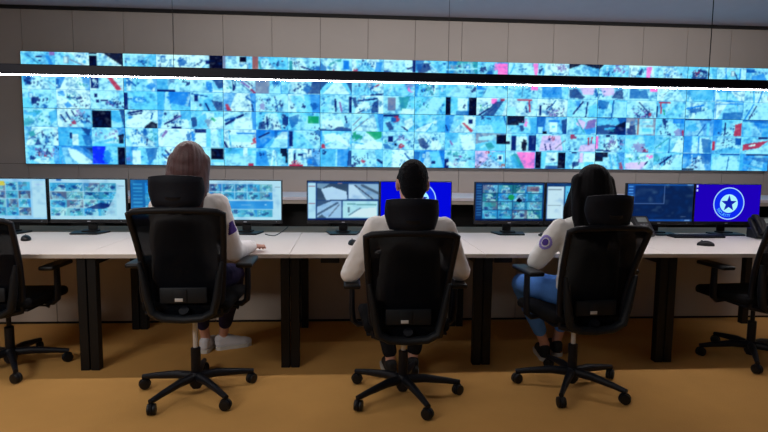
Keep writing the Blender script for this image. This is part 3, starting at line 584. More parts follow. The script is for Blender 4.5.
def mon_picture(k):
    p = Pic(112, 64, PAL['w'])
    A, L = (.62, .86, 1.), (.72, .92, 1.)
    if k == 0:
        p.a[:] = A; pane_grid(p, .0, .08, .80, .92, 5, 4, 3); p.rect(L, .82, .05, .99, .95)
        p.poly((.85, .80, .25), [(.30, .08), (.46, .06), (.48, .16), (.32, .2)]); p.rect((.70, .85, 1.), .86, .13, .96, .15)
    elif k == 1:
        p.a[:] = L; pane_grid(p, .01, .10, .88, .92, 4, 4, 5)
        p.poly(PAL['D'], [(.47, .72), (.66, .58), (.86, .62), (.70, .74)], .8); p.poly(PAL['b'], [(.02, .54), (.2, .56), (.2, .72)], .6)
        p.poly(L, [(.70, .95), (.88, .30), (.88, .95)], .8)
        p.rect((.15, .45, .8), .10, .0, .16, .05); p.rect((.45, .55, .7), .91, .15, .98, .17)
    elif k == 2:
        p.a[:] = (.10, .42, .70); pane_grid(p, .20, .08, .98, .92, 3, 3, 7)
        for j in range(9): p.rect((.20, .60, .85), .04, .10 + j * .09, .16, .14 + j * .09)
        p.rect((.05, .16, .4), 0, .94, 1, 1)
    elif k == 3:
        p.a[:] = L; pane_grid(p, .02, .09, .88, .50, 5, 2, 11); p.rect((.20, .62, .93), .0, .52, .88, .72)
        pane_grid(p, .02, .73, .88, .93, 4, 1, 13); p.rect((.5, .78, .97), .45, .61, .58, .63); p.rect((.5, .6, .7), .91, .15, .98, .17)
        p.ellipse((.6, .85, 1.), .78, .61, .012, .02)
    elif k == 4:
        p.a[:] = (.10, .25, .50); p.rect(L, .01, .05, .12, 1.)
        p.rect((.2, .3, .42), .13, .07, .56, .48); p.poly((.72, .88, 1.), [(.19, .20), (.34, .14), (.54, .26), (.56, .46), (.26, .48)])
        p.poly((.45, .62, .75), [(.13, .07), (.3, .07), (.2, .2), (.13, .16)])
        p.rect((.55, .72, .86), .57, .07, .99, .46); p.poly((.75, .9, 1.), [(.57, .10), (.64, .10), (.84, .46), (.57, .46)])
        p.line((.25, .3, .4), .66, .10, .92, .46, .03); p.line((.3, .4, .5), .76, .10, .99, .30, .06)
        p.rect((.62, .80, .95), .13, .50, .47, .93); p.line((.30, .42, .55), .14, .85, .42, .55, .05); p.poly((.25, .36, .5), [(.13, .5), (.34, .5), (.13, .66)])
        p.line((.4, .5, .62), .30, .90, .44, .60, .03); p.poly((.3, .4, .5), [(.13, .93), (.2, .85), (.26, .93)])
        p.rect((.70, .93, .98), .49, .50, .98, .93); p.line((.40, .66, .70), .56, .58, .96, .60, .03); p.poly((.85, .97, 1.), [(.58, .90), (.74, .70), (.96, .66), (.96, .92)])
        p.line((.45, .6, .7), .58, .86, .74, .68, .03); p.rect((.35, .5, .6), .56, .66, .585, .80)
        p.rect((.6, .3, .4), .02, .125, .11, .14); p.rect((.6, .3, .4), .02, .56, .11, .58)
        p.rect((.05, .12, .35), 0, .95, 1, 1); p.rect((.85, .6, .6), .42, .04, .48, .06)
    elif k == 6:
        p.a[:] = (.05, .20, .42); pane_grid(p, .11, .06, .98, .94, 4, 4, 17, 'cCTg')
        p.rect((.55, .35, .40), .74, .10, .92, .24, .6); p.ellipse((.1, .62, .36), .52, .38, .045, .07); p.ellipse(PAL['K'], .64, .46, .04, .05)
        p.rect((.15, .6, .62), .13, .52, .30, .62, .6)
        for j in range(12): p.rect((.18, .42, .66), .02, .06 + j * .07, .09, .09 + j * .07)
        p.rect((.03, .1, .28), 0, .95, 1, 1)
    elif k == 7:
        p.a[:] = (.06, .22, .45); p.rect((.80, .94, 1.), .02, .10, .26, .94); p.rect((.5, .6, .68), .03, .16, .22, .18); p.rect((.5, .6, .68), .03, .58, .22, .6)
        pane_grid(p, .28, .08, .99, .94, 2, 2, 23, 'wwC'); p.rect((.03, .1, .28), 0, .95, 1, 1); p.rect((.6, .9, 1.), .90, .16, .98, .3)
    elif k == 8:
        p.a[:] = (.045, .14, .33)
        p.rect((.10, .34, .66), 0, 0, 1, .045); p.rect((.08, .28, .60), 0, .05, .12, .50)
        for j in range(5): p.rect((.35, .65, .95), .02, .06 + j * .08, .09, .09 + j * .08)
        p.rect((.06, .17, .38), .12, .07, .54, .52)
        p.line((.38, .52, .75), .56, .05, .56, .53, .016); p.line((.38, .52, .75), .10, .53, .56, .53, .016)
        p.rect((.09, .28, .60), 0, .945, 1, 1); p.rect((.5, .65, .85), .88, .955, .96, .98); p.rect((.3, .4, .55), .82, .86, .9, .88); p.rect((.6, .8, 1.), .90, .015, .97, .03)
    grain(p, random.Random(k), .08)
    return soften(p.a)

def glyph_mesh(ch, size):
    cu = bpy.data.curves.new('g', 'FONT'); cu.body = ch; cu.size = size; cu.align_x = 'CENTER'; cu.align_y = 'CENTER'
    o = bpy.data.objects.new('g', cu); COL.objects.link(o)
    dg = bpy.context.evaluated_depsgraph_get(); dg.update()
    me = bpy.data.meshes.new_from_object(o.evaluated_get(dg), depsgraph=dg)
    bpy.data.objects.remove(o); bpy.data.curves.remove(cu)
    return me

def disc(r0, r1, y0, y1, seg=48):
    b = bmesh.new()
    o = [[b.verts.new((r * math.cos(2 * PI * k / seg), y, r * math.sin(2 * PI * k / seg))) for k in range(seg)] for r, y in ((r1, y0), (r1, y1))]
    for k in range(seg): b.faces.new((o[0][k], o[0][(k + 1) % seg], o[1][(k + 1) % seg], o[1][k]))
    if r0 > 0:
        i = [[b.verts.new((r0 * math.cos(2 * PI * k / seg), y, r0 * math.sin(2 * PI * k / seg))) for k in range(seg)] for y in (y0, y1)]
        for k in range(seg):
            q = (k + 1) % seg
            b.faces.new((i[0][k], i[1][k], i[1][q], i[0][q])); b.faces.new((o[0][k], i[0][k], i[0][q], o[0][q])); b.faces.new((o[1][k], o[1][q], i[1][q], i[1][k]))
    else:
        b.faces.new(o[0]); b.faces.new(list(reversed(o[1])))
    return b

def emblem(scr, cx, y, cz, s):
    loc = (cx, y, cz)
    parts = []
    parts.append(obj('emblem_disc', disc(0, .128 * s, -.0006, 0), M['em_blue'], scr))
    parts.append(obj('emblem_ring', disc(.1265 * s, .135 * s, -.0012, 0), M['em_ring'], scr))
    parts.append(obj('emblem_centre', disc(0, .077 * s, -.0012, -.0007), M['em_disc'], scr))
    b = bmesh.new()
    prism(b, [((.070 if k % 2 == 0 else .029) * s * math.cos(PI / 2 - k * PI / 5), (.070 if k % 2 == 0 else .029) * s * math.sin(PI / 2 - k * PI / 5)) for k in range(10)], -.0018, -.0013)
    parts.append(obj('emblem_star', b, M['em_star'], scr))
    b = bmesh.new()
    for k, ch in enumerate('SECURITY'):
        g = glyph_mesh(ch, .038 * s)
        an = R(208 + k * 9.6)
        n0 = len(b.verts); b.from_mesh(g); bpy.data.meshes.remove(g)
        b.verts.ensure_lookup_table()
        mt = Matrix.Translation((.102 * s * math.cos(an), -.0014, .102 * s * math.sin(an))) @ Matrix.Rotation(-(an - 1.5 * PI), 4, 'Y') @ Matrix.Rotation(PI / 2, 4, 'X')
        bmesh.ops.transform(b, matrix=mt, verts=b.verts[n0:])
    parts.append(obj('emblem_lettering', b, M['em_text'], scr))
    for p_ in parts: p_.location = loc

MLAB = ['leftmost monitor, cut by the picture edge, tiled street views with a yellow patch',
        'monitor with sixteen small pale camera tiles, second from the left',
        'monitor half hidden behind the brown haired woman headrest',
        'monitor with a plain blue band across its tiles, right of the brown haired woman',
        'monitor with four large road views, left of the short haired man',
        'blue monitor with a half hidden emblem behind the short haired man',
        'monitor with a dark list and sixteen camera tiles, left of the black haired woman',
        'monitor mostly hidden behind the black haired woman, pale side list showing',
        'navy monitor with a thin empty rectangle outline, behind the desk phone',
        'violet monitor with a round star emblem, at the right end']
for k, x in enumerate(mx):
    t = thing('computer_monitor', MLAB[k], 'monitor', (x, MY, DZ), 0, 'monitors along the desks')
    z0, z1 = MZ0 - DZ, MZ1 - DZ; h = MW / 2
    b = bmesh.new(); box(b, -h, h, .0, .035, z0, z1, .006)
    box(b, -.12, .12, .03, .06, z0 + .06, z0 + .24, .008)
    obj('housing', b, M['bezel'], t)
    if k in (5, 9):
        b = bmesh.new(); box(b, -h + .008, h - .008, -.0015, .004, z0 + .03, z1 - .008)
        scr = obj('screen', b, M['blue' if k == 5 else 'violet'], t)
        if k == 9:
            emblem(scr, .010, -.0016, .998 - DZ, 1.)
            b = bmesh.new(); box(b, -h + .012, -h + .024, -.003, -.0016, z1 - .032, z1 - .014); box(b, -h + .012, -h + .024, -.003, -.0016, z1 - .066, z1 - .048); obj('desktop_icon', b, M['icon'], scr)
        else: emblem(scr, .027, -.0016, 1.015 - DZ, 1.)
    else:
        link('screen', screen_mesh(mon_picture(k), -h + .008, h - .008, -.0015, z0 + .03, z1 - .008), M['desk_feed'], t)
    obj('badge', boxb(-.012, .012, -.002, .003, z0 + .010, z0 + .018), M['badge'], t)
    obj('power_light', boxb(h - .05, h - .044, -.002, .003, z0 + .012, z0 + .017), M['badge'], t)
    obj('stand_neck', boxb(-.035, .035, .061, .076, .008, z0 + .18, .004), M['plastic'], t)
    b = bmesh.new(); slab(b, [(-.135, .058), (-.10, -.105), (.10, -.105), (.135, .058)], .001, .012)
    slab(b, [(-.06, .055), (-.05, -.02), (.05, -.02), (.06, .055)], .012, .022)
    obj('stand_base', b, M['gloss'], t)

# keyboards, mice, phones, cable
def keyboard(x, y, rz, label):
    t = thing('keyboard', label, 'keyboard', (x, y, DZ + .001), rz, 'keyboards')
    obj('case', boxb(-.21, .21, -.06, .06, .0, .016, .005), M['plastic'], t)
    b = bmesh.new()
    for j in range(5):
        for i in range(15):
            if j == 0 and 4 <= i <= 8:
                if i == 4: box(b, -.2 + 4 * .0267 + .0015, -.2 + 9 * .0267 - .0015, -.05 + .0015, -.05 + .0185, .0165, .0215)
                continue
            box(b, -.2 + i * .0267 + .0015, -.2 + (i + 1) * .0267 - .0015, -.05 + j * .02 + .0015, -.05 + (j + 1) * .02 - .0015, .0165, .0215)
    obj('key_field', b, M['chair'], t)
keyboard(1.745, 4.275, 0, 'black keyboard lying left of the black haired woman under her second monitor')
keyboard(2.80, 4.262, 0, 'black keyboard under the navy monitor, right of the desk phone')

def mouse(x, y, rz, label):
    t = thing('computer_mouse', label, 'mouse', (x, y, DZ + .001), rz, 'computer mice')
    b = bmesh.new(); ell(b, (0, 0, .006), (.032, .058, .03))
    g = bmesh.ops.bisect_plane(b, geom=b.verts[:] + b.edges[:] + b.faces[:], plane_co=(0, 0, .0), plane_no=(0, 0, -1), clear_outer=True)
    es = [e for e in b.edges if e.is_boundary]
    if es: bmesh.ops.holes_fill(b, edges=es)
    obj('shell', b, M['plastic'], t, True)
    b = bmesh.new(); lathe(b, [(.006, -.003), (.008, -.0025), (.008, .0025), (.006, .003)], 14, (0, .026, .031), 'x')
    obj('scroll_wheel', b, M['key'], t, True)
mouse(-2.235, 4.06, .5, 'small dark mouse beside the empty left chair')
mouse(.055, 3.86, .2, 'small dark mouse beside the left arm of the short haired man')
mouse(2.585, 3.815, 1.2, 'black mouse alone on the right desk below the navy monitor')

def phone(x, y, rz, label):
    t = thing('desk_phone', label, 'telephone', (x, y, DZ + .001), rz, 'desk phones')
    tilt = Matrix.Rotation(R(46), 4, 'X')
    b = bmesh.new(); box(b, -.11, .11, -.095, .095, .0, .035, .008, 2, Matrix.Translation((0, 0, .074)) @ tilt)
    box(b, -.09, .09, -.03, .09, .0, .075, .004)
    obj('body', b, M['phone'], t)
    b = bmesh.new(); box(b, .0, .085, .03, .075, .0355, .038, .0, 1, Matrix.Translation((0, 0, .074)) @ tilt); obj('display', b, M['lcd'], t)
    b = bmesh.new()
    for j in range(4):
        for i in range(3): box(b, .005 + i * .026, .025 + i * .026, -.08 + j * .024, -.064 + j * .024, .0355, .040, 0, 1, Matrix.Translation((0, 0, .074)) @ tilt)
    obj('keypad', b, M['key'], t)
    b = bmesh.new(); mt = Matrix.Translation((0, 0, .074)) @ tilt
    box(b, -.10, -.05, .04, .1, .037, .070, .012, 2, mt); box(b, -.10, -.05, -.1, -.04, .037, .070, .012, 2, mt); box(b, -.095, -.055, -.09, .09, .056, .078, .009, 2, mt)
    obj('handset', b, M['gloss'], t)
    b = bmesh.new()
    pts = [(-.075 - .03 * math.sin(u * PI) + .008 * math.cos(u * 60), -.1 - .05 * math.sin(u * PI), .03 - .02 * u + .008 * math.sin(u * 60)) for u in [i / 60 for i in range(61)]]
    tube(b, pts, .0025, 6); obj('cord', b, M['darkwire'], t, True)
phone(2.31, 4.26, .12, 'dark grey desk phone half hidden behind the headrest of the right woman chair')
phone(3.33, 4.20, -.1, 'dark grey desk phone beside the star emblem monitor at the right end')

b = bmesh.new()
pts = [(-.62 + .17 * u, 4.38 + .07 * u - .12 * math.sin(u * PI), DZ + .004 + .05 * max(0, u - .5) * 2 * u) for u in [i / 20 for i in range(21)]]
tube(b, pts, .0035, 6)
o = obj('monitor_cable', b, M['darkwire'], None, True)
tag(o, 'thin black cable looping on the desk right of the brown haired woman', 'cable')

# ------------------------------------------------------------------ pendant lamp
t = thing('linear_pendant_lamp', 'long black bar pendant lamp with glowing underside hanging above the desks', 'lamp', (.4, 3.6, 1.819))
LX = 4.6
b = bmesh.new(); box(b, -LX, LX, -.055, .055, 0, .055, .004)
obj('housing', b, M['bar'], t)
obj('diffuser', boxb(-LX + .01, LX - .01, -.010, .018, -.002, -.0005, .0005), M['led'], t)
for x, m_, r_ in ((-3.9, 'wire', .0015), (-1.455, 'wire', .0015), (.25, 'wire', .0015), (1.98, 'darkwire', .003), (4.2, 'wire', .0015)):
    b = bmesh.new(); tube(b, [(x, 0, .056), (x, 0, 1.334)], r_, 8)
    w = obj('suspension_wire', b, M[m_], t, True)
    if m_ == 'darkwire': w['label'] = 'black power cord hanging from the ceiling'

# ------------------------------------------------------------------ office chairs
def back_y(z): return -.20 - .155 * max(0, (z - .42) / .55) ** 1.25 + .02 * math.sin(max(0, min(1, (z - .42) / .5)) * PI)
def back_w(z): return .182 + .048 * ((z - .42) / .55)

def make_chair(name, label, loc, rz, dz, phi, swivel, piston, adz=0.):
    t = thing(name, label, 'office chair', loc, rz, 'black office chairs')
    # five star base
    b = bmesh.new()
    lathe(b, [(.034, .045), (.038, .06), (.038, .115), (.030, .125)], 20)
    tips = []
    for k in range(5):
        a = phi + k * 2 * PI / 5 - rz
        d = Vector((math.cos(a), math.sin(a), 0)); tips.append((a, d))
        tube(b, [d * .02 + Vector((0, 0, .098)), d * .12 + Vector((0, 0, .100)), d * .25 + Vector((0, 0, .084)), d * .325 + Vector((0, 0, .072))], [.026, .024, .018, .015], 10, flat=(.9, 1.))
    obj('five_star_base', b, M['chair'], t, True)
    for k, (a, d) in enumerate(tips):
        p = d * .315; s = a + swivel + .5 * math.sin(3.1 * k)
        b = bmesh.new()
        for sgn in (-1, 1):
            lathe(b, [(.018, sgn * .006), (.029, sgn * .008), (.030, sgn * .014), (.028, sgn * .021), (.016, sgn * .024)], 18, (0, 0, 0), 'y')
        tube(b, [(0, 0, .0), (0, 0, .044)], .008, 8)
        c = obj('caster', b, M['plastic'], t, True)
        b = bmesh.new()
        lathe(b, [(.031, -.0055), (.034, 0), (.031, .0055)], 18, (0, 0, .002), 'y')
        hood = obj('wheel_hood', b, M['chair'], c, True)
        c.location = (p.x, p.y, .0305); c.rotation_euler = (0, 0, s)
        hood.location = (0, 0, 0)
        for v in hood.data.vertices:
            if v.co.z < -.028: v.co.z = -.028
    b = bmesh.new(); lathe(b, [(.024, .03), (.027, .035), (.027, .262), (.022, .266)], 18); obj('gas_lift_sleeve', b, M['chair'], t, True)
    b = bmesh.new(); lathe(b, [(.014, .267), (.014, .40 + dz)], 16); obj('gas_lift_piston', b, M[piston], t, True)
    b = bmesh.new(); box(b, -.09, .09, -.14, .13, .375 + dz, .418 + dz, .01)
    tube(b, [(.08, .02, .395 + dz), (.22, .02, .39 + dz), (.24, .02, .385 + dz)], [.006, .007, .012], 8)
    tube(b, [(0, -.12, .395 + dz), (0, -.19, .40 + dz), (0, -.225, .44 + dz)], [.03, .03, .026], 10)
    obj('tilt_mechanism', b, M['chair'], t, True)
    # seat cushion
    b = bmesh.new(); box(b, -.25, .25, -.19, .27, .418 + dz, .484 + dz, .03, 4)
    for v in b.verts:
        if v.co.z > .45 + dz: v.co.z -= .012 * (1 - min(1, (v.co.x / .25) ** 2))
        if v.co.y > .2: v.co.z -= .25 * (v.co.y - .2)
        if abs(v.co.x) > .15: v.co.x *= 1 - .10 * max(0, -v.co.y / .19)
    obj('seat', b, M['fabric'], t, True)
    b = bmesh.new(); box(b, -.215, .215, -.17, .24, .402 + dz, .417 + dz, .005); obj('seat_pan', b, M['chair'], t, True)
    # backrest frame
    b = bmesh.new()
    zs = [.405 + .545 * i / 14 for i in range(15)]
    L = [(-back_w(z), back_y(z) + .028, z + dz) for z in zs]
    top = []
    for i in range(9):
        u = -1 + 2 * (i + .5) / 9
        top.append((back_w(.97) * u * .97, back_y(.97) + .028 * u * u, .962 + dz + .012 * (1 - u * u)))
    Rr = [(-x, y, z) for x, y, z in reversed(L)]
    bot = [(back_w(.42) * .5, back_y(.42), .388 + dz), (0, back_y(.42) - .005, .383 + dz), (-back_w(.42) * .5, back_y(.42), .388 + dz)]
    loop = L + top + Rr + bot
    tube(b, loop, .0165, 10, closed=True)
    obj('back_frame', b, M['chair'], t, True)
    # mesh panel
    b = bmesh.new(); nz, nx = 18, 12; gr = []
    for j in range(nz + 1):
        z = .40 + (.97 - .40) * j / nz
        gr.append([(back_w(z) * .97 * u, back_y(z) + .028 * u * u + .004, z + dz) for u in [-1 + 2 * i / nx for i in range(nx + 1)]])
    F = [[b.verts.new(p) for p in row] for row in gr]; Bk = [[b.verts.new((p[0], p[1] + .004, p[2])) for p in row] for row in gr]
    for j in range(nz):
        for i in range(nx):
            b.faces.new((F[j][i], F[j][i + 1], F[j + 1][i + 1], F[j + 1][i])); b.faces.new((Bk[j][i], Bk[j + 1][i], Bk[j + 1][i + 1], Bk[j][i + 1]))
    obj('back_mesh', b, M['mesh'], t, True)
    # outer support yoke: thick U below the middle of the back
    b = bmesh.new()
    up = [(-.205, back_y(.70) - .012, .70 + dz), (-.19, back_y(.62) - .028, .62 + dz), (-.175, back_y(.52) - .036, .52 + dz), (-.155, back_y(.45) - .036, .432 + dz), (-.10, back_y(.43) - .034, .400 + dz), (0, back_y(.42) - .03, .392 + dz)]
    tube(b, up + [(-x, y, z) for x, y, z in reversed(up[:-1])], [.012, .024, .029, .030, .028, .028, .028, .030, .029, .024, .012], 12, flat=(.75, 1.))
    obj('support_yoke', b, M['slate'], t, True)
    b = bmesh.new(); box(b, -.12, .12, back_y(.52) - .022, back_y(.52) - .004, .475 + dz, .56 + dz, .008)
    lp = obj('lumbar_support', b, M['slate'], t, True)
    b = bmesh.new(); box(b, -.045, .02, back_y(.52) - .028, back_y(.52) - .0225, .482 + dz, .552 + dz, .003); obj('label_plate', b, M['slate'], lp, True)
    b = bmesh.new(); box(b, -.040, .0, back_y(.52) - .031, back_y(.52) - .0285, .488 + dz, .505 + dz, .001); obj('label_sticker', b, M['silver'], lp, True)
    # headrest
    b = bmesh.new()
    nx, nz = 14, 8; hw, hh, th = .138, .078, .026; hz = 1.066 + dz; hy = back_y(.97) + .012
    def hp(u, v, s):
        uu, vv = u, v
        k = max(abs(u), abs(v))
        e = (1 - max(0, abs(u)) ** 6) * (1 - abs(v) ** 4)
        w = hw * (.98 - .12 * max(0, -v) - .05 * abs(v) ** 3)
        h_ = hh * (1 - .06 * abs(u) ** 3)
        return (w * u, hy + .045 * u * u - .012 * v * v + s * th * (.30 + .70 * math.sqrt(max(0, e))), hz + h_ * v - .006 * u * u)
    Fr = [[b.verts.new(hp(-1 + 2 * i / nx, -1 + 2 * j / nz, -1)) for i in range(nx + 1)] for j in range(nz + 1)]
    Ba = [[b.verts.new(hp(-1 + 2 * i / nx, -1 + 2 * j / nz, 1)) for i in range(nx + 1)] for j in range(nz + 1)]
    for j in range(nz):
        for i in range(nx):
            b.faces.new((Fr[j][i], Fr[j][i + 1], Fr[j + 1][i + 1], Fr[j + 1][i])); b.faces.new((Ba[j][i], Ba[j + 1][i], Ba[j + 1][i + 1], Ba[j][i + 1]))
    for i in range(nx):
        b.faces.new((Fr[0][i], Ba[0][i], Ba[0][i + 1], Fr[0][i + 1])); b.faces.new((Fr[nz][i], Fr[nz][i + 1], Ba[nz][i + 1], Ba[nz][i]))
    for j in range(nz):
        b.faces.new((Fr[j][0], Fr[j + 1][0], Ba[j + 1][0], Ba[j][0])); b.faces.new((Fr[j][nx], Ba[j][nx], Ba[j + 1][nx], Fr[j + 1][nx]))
    obj('headrest', b, M['head'], t, True)
    b = bmesh.new(); tube(b, [(0, back_y(.97) + .004, .975 + dz), (0, back_y(.97) + .004, 1.0 + dz), (0, hy - .022, 1.04 + dz)], [.022, .026, .022], 10, flat=(1.8, .6))
    obj('headrest_stem', b, M['chair'], t, True)
    # armrests
    for s in (-1, 1):
        b = bmesh.new()
        tube(b, [(s * .17, .04, .41 + dz), (s * .255, .04, .405 + dz), (s * .283, .035, .43 + dz), (s * .29, .03, .50 + dz), (s * .29, .03, .636 + dz + adz)], [.016, .020, .022, .021, .019], 10, flat=(1.25, .8))
        p = obj('armrest_post', b, M['chair'], t, True)
        b = bmesh.new(); box(b, s * .29 - .045, s * .29 + .045, -.105, .155, .637 + dz + adz, .664 + dz + adz, .011, 3)
        obj('armrest_pad', b, M['plastic'], t, True)
    return t

CH = [((-2.10, 3.58), 0, .0, R(-56), 'empty black mesh office chair at the left edge, pulled up to the left desk'),
      ((-.838, 3.135), R(1), .1, R(24), 'raised black office chair under the woman with long brown hair'),
      ((.330, 3.046), 0, .0, R(0), 'black office chair under the short haired man in the middle'),
      ((1.342, 3.12), R(6), .02, R(-50), 'black office chair under the black haired woman in jeans'),
      ((2.775, 3.55), R(5), .0, R(-120), 'empty black office chair at the right edge, below the star emblem monitor')]
for (x, y), rz, dz, phi, lab in CH:
    make_chair('office_chair', lab, (x, y, 0), rz, dz, phi, .6, 'chair' if 'empty' in lab else 'silver', .035 if 'jeans' in lab else 0.)

# ------------------------------------------------------------------ people
def V(*a): return Vector(a)

def hand(prims, wrist, d, n, side):
    """relaxed hand lying palm down: d forward, n up out of its back, side +1 when the thumb is towards +across"""
    d = Vector(d).normalized(); n = Vector(n); n = (n - d * n.dot(d)).normalized(); ac = d.cross(n).normalized() * side
    w = Vector(wrist)
    k0 = w + d * .085
    for q in (-.026, -.009, .009, .026):
        prims.append(('c', w + ac * q * .7 + d * .012, .016, k0 + ac * q, .0125))
    for q, L, in ((.030, .066), (.010, .074), (-.011, .069), (-.030, .055)):
        p = k0 + ac * q
        dr = (d + ac * q * 2.2).normalized()
        p1 = p + dr * L * .45 + n * .004
        p2 = p1 + (dr * .9 - n * .45).normalized() * L * .32
        p3 = p2 + (dr * .7 - n * .7).normalized() * L * .25
        chain(prims, [p, p1, p2, p3], [.0095, .0088, .008, .0068])
    b0 = w + d * .022 + ac * .026
    b1 = b0 + (d * .6 + ac * .75 - n * .1).normalized() * .040
    b2 = b1 + (d * .9 + ac * .3 - n * .15).normalized() * .030
    chain(prims, [b0, b1, b2], [.014, .0105, .0085])

def head_prims(c, f, up, k=1.):
    """skull centre c, facing f"""
    f = Vector(f).normalized(); up = Vector(up).normalized(); r = f.cross(up).normalized()
    rot = Matrix((r, f, up)).transposed().to_4x4()
    P = lambda x, y, z: tuple(Vector(c) + (r * x + f * y + up * z) * k)
    pr = [('e', P(0, -.012, .022), (.076 * k, .096 * k, .096 * k), rot),
          ('e', P(0, .022, -.035), (.066 * k, .074 * k, .085 * k), rot),
          ('c', P(0, .050, -.088), .026 * k, P(0, .066, -.092), .020 * k),
          ('c', P(-.035, .01, -.068), .028 * k, P(0, .055, -.088), .024 * k), ('c', P(.035, .01, -.068), .028 * k, P(0, .055, -.088), .024 * k),
          ('c', P(0, .088, .006), .010 * k, P(0, .108, -.030), .013 * k),
          ('e', P(-.012, .098, -.034), (.008 * k, .009 * k, .007 * k), rot), ('e', P(.012, .098, -.034), (.008 * k, .009 * k, .007 * k), rot),
          ('c', P(-.04, .078, .022), .013 * k, P(-.012, .090, .020), .011 * k), ('c', P(.04, .078, .022), .013 * k, P(.012, .090, .020), .011 * k),
          ('c', P(-.045, .055, -.022), .022 * k, P(-.025, .075, -.03), .018 * k), ('c', P(.045, .055, -.022), .022 * k, P(.025, .075, -.03), .018 * k)]
    for s in (-1, 1):
        pr.append(('e', P(s * .080, -.008, -.008), (.010 * k, .019 * k, .031 * k), rot @ Matrix.Rotation(s * .25, 4, 'Z')))
        pr.append(('e', P(s * .078, .0, -.032), (.009 * k, .011 * k, .012 * k), rot))
    return pr, P, rot

def face(P, rot, k, parent):
    for s in (-1, 1):
        b = bmesh.new(); ell(b, P(s * .031, .079, .005), (.0135 * k, .0135 * k, .0115 * k), rot)
        e = obj('eye', b, M['eye'], parent, True)
        b = bmesh.new(); ell(b, P(s * .031, .0885, .005), (.006 * k, .005 * k, .006 * k), rot); obj('iris', b, M['iris'], e, True)
        b = bmesh.new(); rcone(b, P(s * .016, .099, .026), .0035, P(s * .046, .086, .030), .0025, 8); obj('eyebrow', b, M['hairk'], parent, True)
    b = bmesh.new(); ell(b, P(0, .0935, -.056), (.022 * k, .008 * k, .0045 * k), rot); ell(b, P(0, .0925, -.063), (.018 * k, .009 * k, .005 * k), rot)
    obj('mouth', b, M['lip'], parent, True)

def shoe(parent, heel, toe, mu, msole, z=0.):
    heel, toe = Vector(heel), Vector(toe)
    d = (toe - heel); L = d.length; d.normalize(); s = Vector((d.y, -d.x, 0))
    P = lambda u, q, h: heel + d * u * L + s * q + Vector((0, 0, h + z))
    pr = [('c', P(.12, 0, .045), .036, P(.45, 0, .042), .037), ('c', P(.45, 0, .042), .037, P(.80, 0, .036), .033), ('c', P(.12, 0, .075), .036, P(.30, 0, .075), .036), ('c', P(.3, 0, .07), .034, P(.62, 0, .048), .032), ('c', P(.78, 0, .036), .036, P(.90, .0, .034), .026)]
    u = solid('shoe', pr, .008, mu, parent, 3)
    for v in u.data.vertices:
        if v.co.z < z + .018: v.co.z = z + .018
    b = bmesh.new()
    ol = [(.02, -.024), (.10, -.036), (.35, -.036), (.65, -.044), (.85, -.040), (.97, -.020), (.99, 0), (.97, .020), (.85, .038), (.65, .040), (.35, .034), (.10, .036), (.02, .024), (0, 0)]
    a = [b.verts.new(P(u_, q, .001)) for u_, q in ol]; c = [b.verts.new(P(u_, q * 1.04, .026)) for u_, q in ol]
    n = len(ol); b.faces.new(list(reversed(a))); b.faces.new(c)
    for i in range(n): b.faces.new((a[i], a[(i + 1) % n], c[(i + 1) % n], c[i]))
    obj('sole', b, msole, u)
    b = bmesh.new()
    for i in range(4): tube(b, [P(.42 + i * .08, -.022, .083 - i * .011), P(.42 + i * .08, 0, .090 - i * .011), P(.42 + i * .08, .022, .083 - i * .011)], .003, 6)
    obj('laces', b, msole, u, True)
    return u

